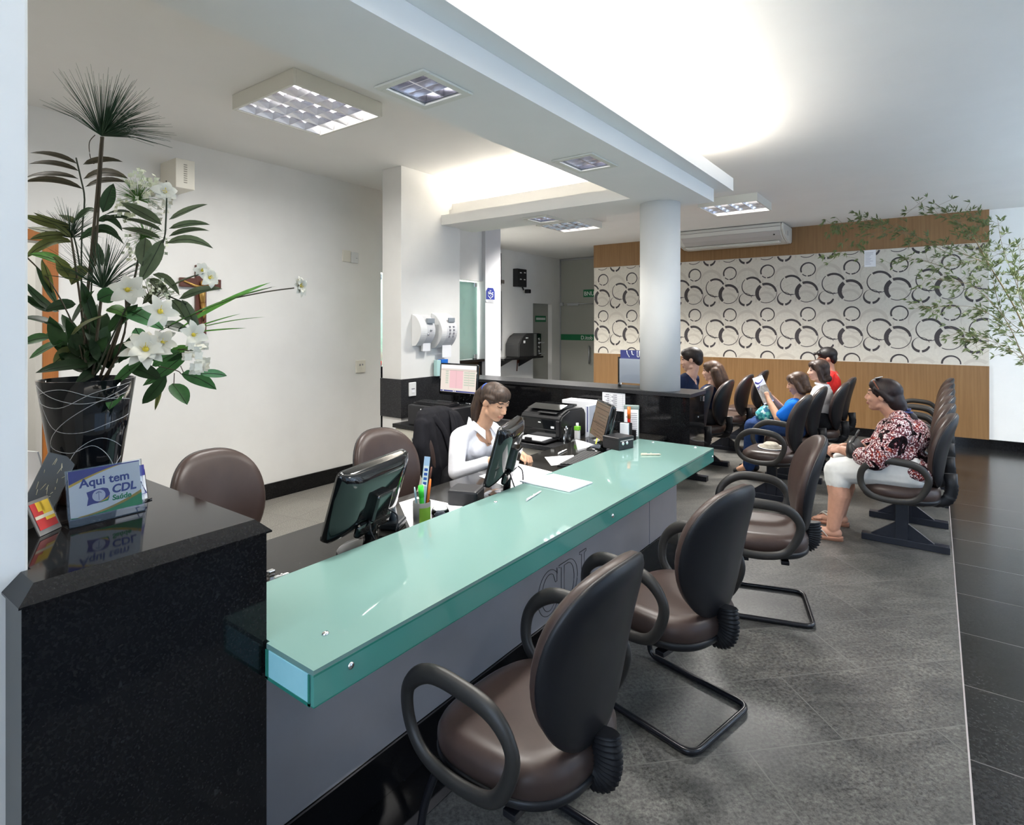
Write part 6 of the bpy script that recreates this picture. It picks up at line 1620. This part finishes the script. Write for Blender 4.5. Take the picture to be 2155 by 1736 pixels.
# --- generic seated figure for the far rows (faces +Y)
def sitter(label, x, yb, head, pitch, yaw, skin, shirt, hairfn, top=0.0, sw=.165, arms='lap', legs=None, hs=1.0, collar=None):
    """yb: world y of the back of the torso; head: height of the head centre"""
    t = thing('person', label, 'person', (x, yb, 0), 0)
    nz = head - .165                                        # neck base
    Mh = headM((0, .085 + top, head), pitch, yaw)
    bm = BM(); add_head(bm, Mh, hs)
    limb(bm, [HP(Mh, 0, -.025, -.06), (0, .055 + top * .6, nz)], [.05 * hs, .056 * hs])
    limb(bm, [(0, .06, nz - .08), (0, .05, .64), (0, .03, .56)], [.10, .11, .12])
    sz = nz - .055
    W_ = {}
    for q in (-1, 1):
        sh = (q * sw, .06, sz)
        if arms == 'read': el, wr, hd, up = (q * .205, .19, sz - .13), (q * .085, .315, sz + .045), (-q * .25, .35, .75), (q * .4, -.6, .5)
        else: el, wr, hd, up = (q * .225, .14, .68), (q * .09, .36, .62), (-q * .3, .9, -.1), (q * .3, .1, 1)
        limb(bm, [sh, el, wr], [.05, .042, .028]); add_hand(bm, wr, hd, up, -q, .6, .95)
        W_[q] = (sh, el, wr)
        limb(bm, [(q * .10, .06, .55), (q * .115, .46, .525), (q * .115, .50, .10), (q * .115, .60, .045)], [.10, .07, .05, .036])
    bm = remesh(bm, .006, 2); paint_face(bm, Mh, hs); obj('body', bm, skin, t)
    bm = BM()
    hh = nz - .57
    ellipsoid(bm, (0, .065, .57 + hh * .66), (sw * .98, .115, hh * .40), sub=3); ellipsoid(bm, (0, .055, .57 + hh * .28), (sw * .92, .118, hh * .36), sub=3); ellipsoid(bm, (0, .04, .555), (sw * 1.02, .125, .08), sub=3)
    for q in (-1, 1):
        sh, el, wr = W_[q]
        capsule(bm, (q * .05, .055, nz - .03), (q * (sw - .01), .06, sz), .052, .062)
        m_ = Vector(sh).lerp(Vector(el), .78); limb(bm, [sh, m_], [.066, .062])
    s_ = finish('shirt', bm, shirt, t, .008, 4)
    if collar:
        bm = BM(); tube(bm, [(.062 * math.cos(a), .055 + top * .5 + .062 * math.sin(a), nz + .012 + .012 * math.sin(a)) for a in [2 * PI * k / 20 for k in range(20)]], .014, 8, closed=True); obj('collar', bm, collar, s_)
    if legs:
        bm = BM()
        for q in (-1, 1): limb(bm, [(q * .10, .05, .55), (q * .115, .46, .53), (q * .115, .50, .10)], [.115, .085, .06])
        ellipsoid(bm, (0, .05, .55), (sw, .13, .085)); finish('trousers', bm, legs, t, .01, 3)
        for q in (-1, 1):
            bm = BM(); capsule(bm, (q * .115, .49, .045), (q * .115, .63, .035), .045, .033); finish('shoe', bm, m_black, t, .009, 2)
    bm = BM(); tt = bmesh.new(); hairfn(tt); join(bm, tt, Mh @ Matrix.Scale(hs, 4)); return t, Mh, bm
def h_bob(drop, full=1.0, fringe=True):
    def f(t):
        ellipsoid(t, (0, -.022, .038), (.086 * full, .102, .088), sub=3)
        if fringe: ellipsoid(t, (0, .030, .064), (.070, .062, .048), sub=3)
        ellipsoid(t, (0, -.06, -.02), (.080 * full, .062, .085), sub=3)
        for q in (-1, 1): limb(t, [(q * .066, .025, .06), (q * .080 * full, .0, .0), (q * .078 * full, -.02, -drop), (q * .066 * full, -.05, -drop - .015)], [.022, .030, .030, .024])
        limb(t, [(-.05, -.085, -drop + .01), (.05, -.085, -drop + .01)], [.042, .042])
    return f
def h_short(t):
    ellipsoid(t, (0, -.018, .040), (.084, .102, .086), sub=3); ellipsoid(t, (0, .03, .068), (.070, .062, .046), sub=3); ellipsoid(t, (0, -.068, .0), (.070, .046, .066), sub=3)
def h_long(t):
    ellipsoid(t, (0, -.020, .038), (.086, .102, .088), sub=3); ellipsoid(t, (0, .03, .066), (.070, .060, .046), sub=3)
    limb(t, [(0, -.06, .02), (0, -.10, -.10), (0, -.12, -.22), (0, -.125, -.34)], [.085, .085, .075, .04]); limb(t, [(.05, -.06, .0), (.06, -.09, -.12), (.05, -.11, -.28)], [.06, .055, .03]); limb(t, [(-.05, -.06, .0), (-.06, -.09, -.12), (-.05, -.11, -.28)], [.06, .055, .03])
def h_cap(t):
    ellipsoid(t, (0, -.014, .050), (.090, .108, .088), sub=3); ellipsoid(t, (0, -.07, .0), (.074, .046, .075), sub=3)
    limb(t, [(-.05, .075, .06), (.05, .075, .06)], [.03, .03]); limb(t, [(-.03, .125, .052), (.03, .125, .052)], [.018, .018])

sk2 = skin_mats('reader', (.55, .31, .20)); sk3 = skin_mats('pale', (.56, .34, .26)); sk4 = skin_mats('tan', (.46, .25, .17))
m_jeans = fabric('blue_jeans', (.02, .045, .13), .2)
t, Mh, hb_ = sitter('person in a bright blue shirt holding up a magazine in the middle row', 6.51, 1.09, .995, -14, 6, sk2, fabric('bright_blue_cotton', (.008, .14, .60), .08), h_bob(.085), -.03, .145, 'read', m_jeans, .97)
finish('hair', hb_, hairmat('chestnut', (.035, .016, .009), (.10, .05, .025)), t, .007, 3)
wx_, wz_ = Vector((6.51, 1.09 + .315, .995 - .165 - .055 + .045)), 0
bm = BM(); tube(bm, [(-.085 + .030 * math.cos(a), .308 + .010 * math.sin(a), .795 + .026 * math.sin(a)) for a in [2 * PI * k / 16 for k in range(16)]], .0055, 8, closed=True); obj('bracelet', bm, m_bone, t)
mg = thing('magazine', 'open magazine with blue and white cover held up by the person in bright blue', 'magazine', (6.51, 1.425, .93))
m_photo = noise_col(mat('grey_brown_photo_print', (.3, .27, .22), .4), (.16, .14, .11), (.46, .43, .37), 13, 5)
for s_ in (-1, 1):
    Mg = Matrix.Rotation(R(-24), 4, 'X') @ Matrix.Rotation(R(s_ * 14), 4, 'Z')
    bm = BM()
    pts = [(0, 0), (.07, .010), (.14, .014), (.205, .006)]
    for (x0, y0), (x1, y1) in zip(pts, pts[1:]):
        for z0, z1 in ((-.145, .145),):
            a = [Mg @ Vector((s_ * x, y + dy, z)) for x, y, z, dy in ((x0, y0, z0, 0), (x1, y1, z0, 0), (x1, y1, z1, 0), (x0, y0, z1, 0), (x0, y0, z0, .003), (x1, y1, z0, .003), (x1, y1, z1, .003), (x0, y0, z1, .003))]
            v = [bm.verts.new(p) for p in a]
            for f in ((0, 1, 2, 3), (7, 6, 5, 4), (0, 4, 5, 1), (1, 5, 6, 2), (2, 6, 7, 3), (3, 7, 4, 0)): bm.faces.new([v[k] for k in f])
    p_ = obj('page', bm, m_paper, mg)
    if s_ == -1:
        bm = BM()
        for (x0, y0), (x1, y1) in zip(pts, pts[1:]):
            for lo, hi in ((-.13, .045),):
                for off in (.0034, -.0006): bm.faces.new([bm.verts.new(Mg @ Vector((s_ * x, y + off, z))) for x, y, z in ((x0, y0, lo), (x1, y1, lo), (x1, y1, hi), (x0, y0, hi))])
        obj('photo_print', bm, m_photo, p_)
        bm = BM()
        for zz, rr in ((.10, .014), (.065, .009), (.04, .007)):
            tube(bm, [Mg @ Vector((s_ * x, .005 + .011 * math.sin(PI * x / .205), zz + .03 * math.sin(x * 16 + zz * 30))) for x in [.02 + k * .017 for k in range(11)]], rr, 6, sy=.25, up=(0, 1, 0))
        obj('blue_print', bm, m_sblue, p_)
bg = thing('tote_bag', 'teal and white patterned bag on the lap of the person in bright blue', 'bag', (6.49, 1.43, .60))
mt_ = mat('teal_mosaic_fabric', (.05, .4, .4), .7)
nt, b_, N, L = nodes(mt_); tc = N('ShaderNodeTexCoord'); vo = N('ShaderNodeTexVoronoi'); vo.inputs['Scale'].default_value = 42; cr = N('ShaderNodeValToRGB'); cr.color_ramp.interpolation = 'CONSTANT'
e = cr.color_ramp.elements; e[0].color = (.02, .22, .26, 1); e[1].position = .3; e[1].color = (.06, .42, .42, 1)
for p, c in ((.5, (.55, .70, .70, 1)), (.62, (.02, .16, .30, 1)), (.78, (.12, .52, .48, 1))):
    q = e.new(p); q.color = c
sp = N('ShaderNodeSeparateColor'); L(tc.outputs['Object'], vo.inputs['Vector']); L(vo.outputs['Color'], sp.inputs[0]); L(sp.outputs[0], cr.inputs[0]); L(cr.outputs[0], b_.inputs['Base Color'])
bm = BM(); rr_ = []
for z, w_, d_ in ((0, .13, .07), (.015, .16, .095), (.07, .165, .10), (.115, .14, .075), (.135, .10, .04)): rr_.append([(x + .006 * math.sin(5 * y / .1), y + .006 * math.sin(6 * x / .1 + z * 30), z + .008 * math.sin(7 * x / .15)) for x, y in superell(w_, d_, 2.6, 36)])
loft(bm, rr_); obj('bag', bm, mt_, bg)

t, Mh, hb_ = sitter('woman with dark bobbed hair in a white shirt in the middle row', 7.13, .94, 1.095, -4, 16, sk3, fabric('offwhite_blouse', (.70, .68, .66), .04), h_bob(.10, 1.0, True), .02, .17, 'lap', m_dk, 1.0, m_paper)
finish('hair', hb_, hairmat('dark_brown_bob', (.016, .008, .006), (.055, .028, .018)), t, .007, 3)
t, Mh, hb_ = sitter('person in red with black hair sitting in front of the laminate wall', 7.87, .955, 1.195, -2, 10, sk4, fabric('bright_red_cotton', (.75, .035, .03), .06), h_cap, .02, .19, 'lap', m_dk, 1.0)
finish('hair', hb_, hairmat('black_quiff', (.005, .004, .004), (.014, .011, .010)), t, .007, 3)
t, Mh, hb_ = sitter('man in a navy T-shirt partly hidden by the round column in the far row', 5.93, 2.03, 1.235, -6, 8, sk3, fabric('navy_cotton', (.010, .018, .05), .1), h_short, -.07, .20, 'lap', m_dk, 1.06)
finish('hair', hb_, hairmat('black_short', (.008, .005, .004), (.028, .018, .014)), t, .007, 3)
t, Mh, hb_ = sitter('person with long brown hair seen from behind next to the man in navy', 6.70, 2.03, 1.065, -4, 0, sk3, fabric('navy_cotton', (), .1) if False else MATS['navy_cotton'], h_long, -.04, .165, 'lap', m_dk, 1.0)
finish('hair', hb_, hairmat('long_brown', (.028, .012, .007), (.085, .042, .020)), t, .007, 3)

cp = thing('cap', 'pale round cap lying on the empty chair of the middle row', 'cap', (5.70, 1.22, .4655), R(20))
bm = BM(); lathe(bm, [(.135, .0), (.137, .004), (.09, .012), (.085, .03), (.06, .045), (.0001, .05)], 32, Matrix.Diagonal((1, .8, 1, 1))); obj('crown', bm, noise_col(mat('beige_cap_cloth', (.42, .38, .30), .8), (.34, .30, .24), (.52, .48, .40), 30, 4), cp)
bm = BM(); tube(bm, [(.138 * math.cos(a), .110 * math.sin(a), .004) for a in [2 * PI * k / 32 for k in range(32)]], .0045, 6, closed=True); obj('brim_edge', bm, m_paper, cp)
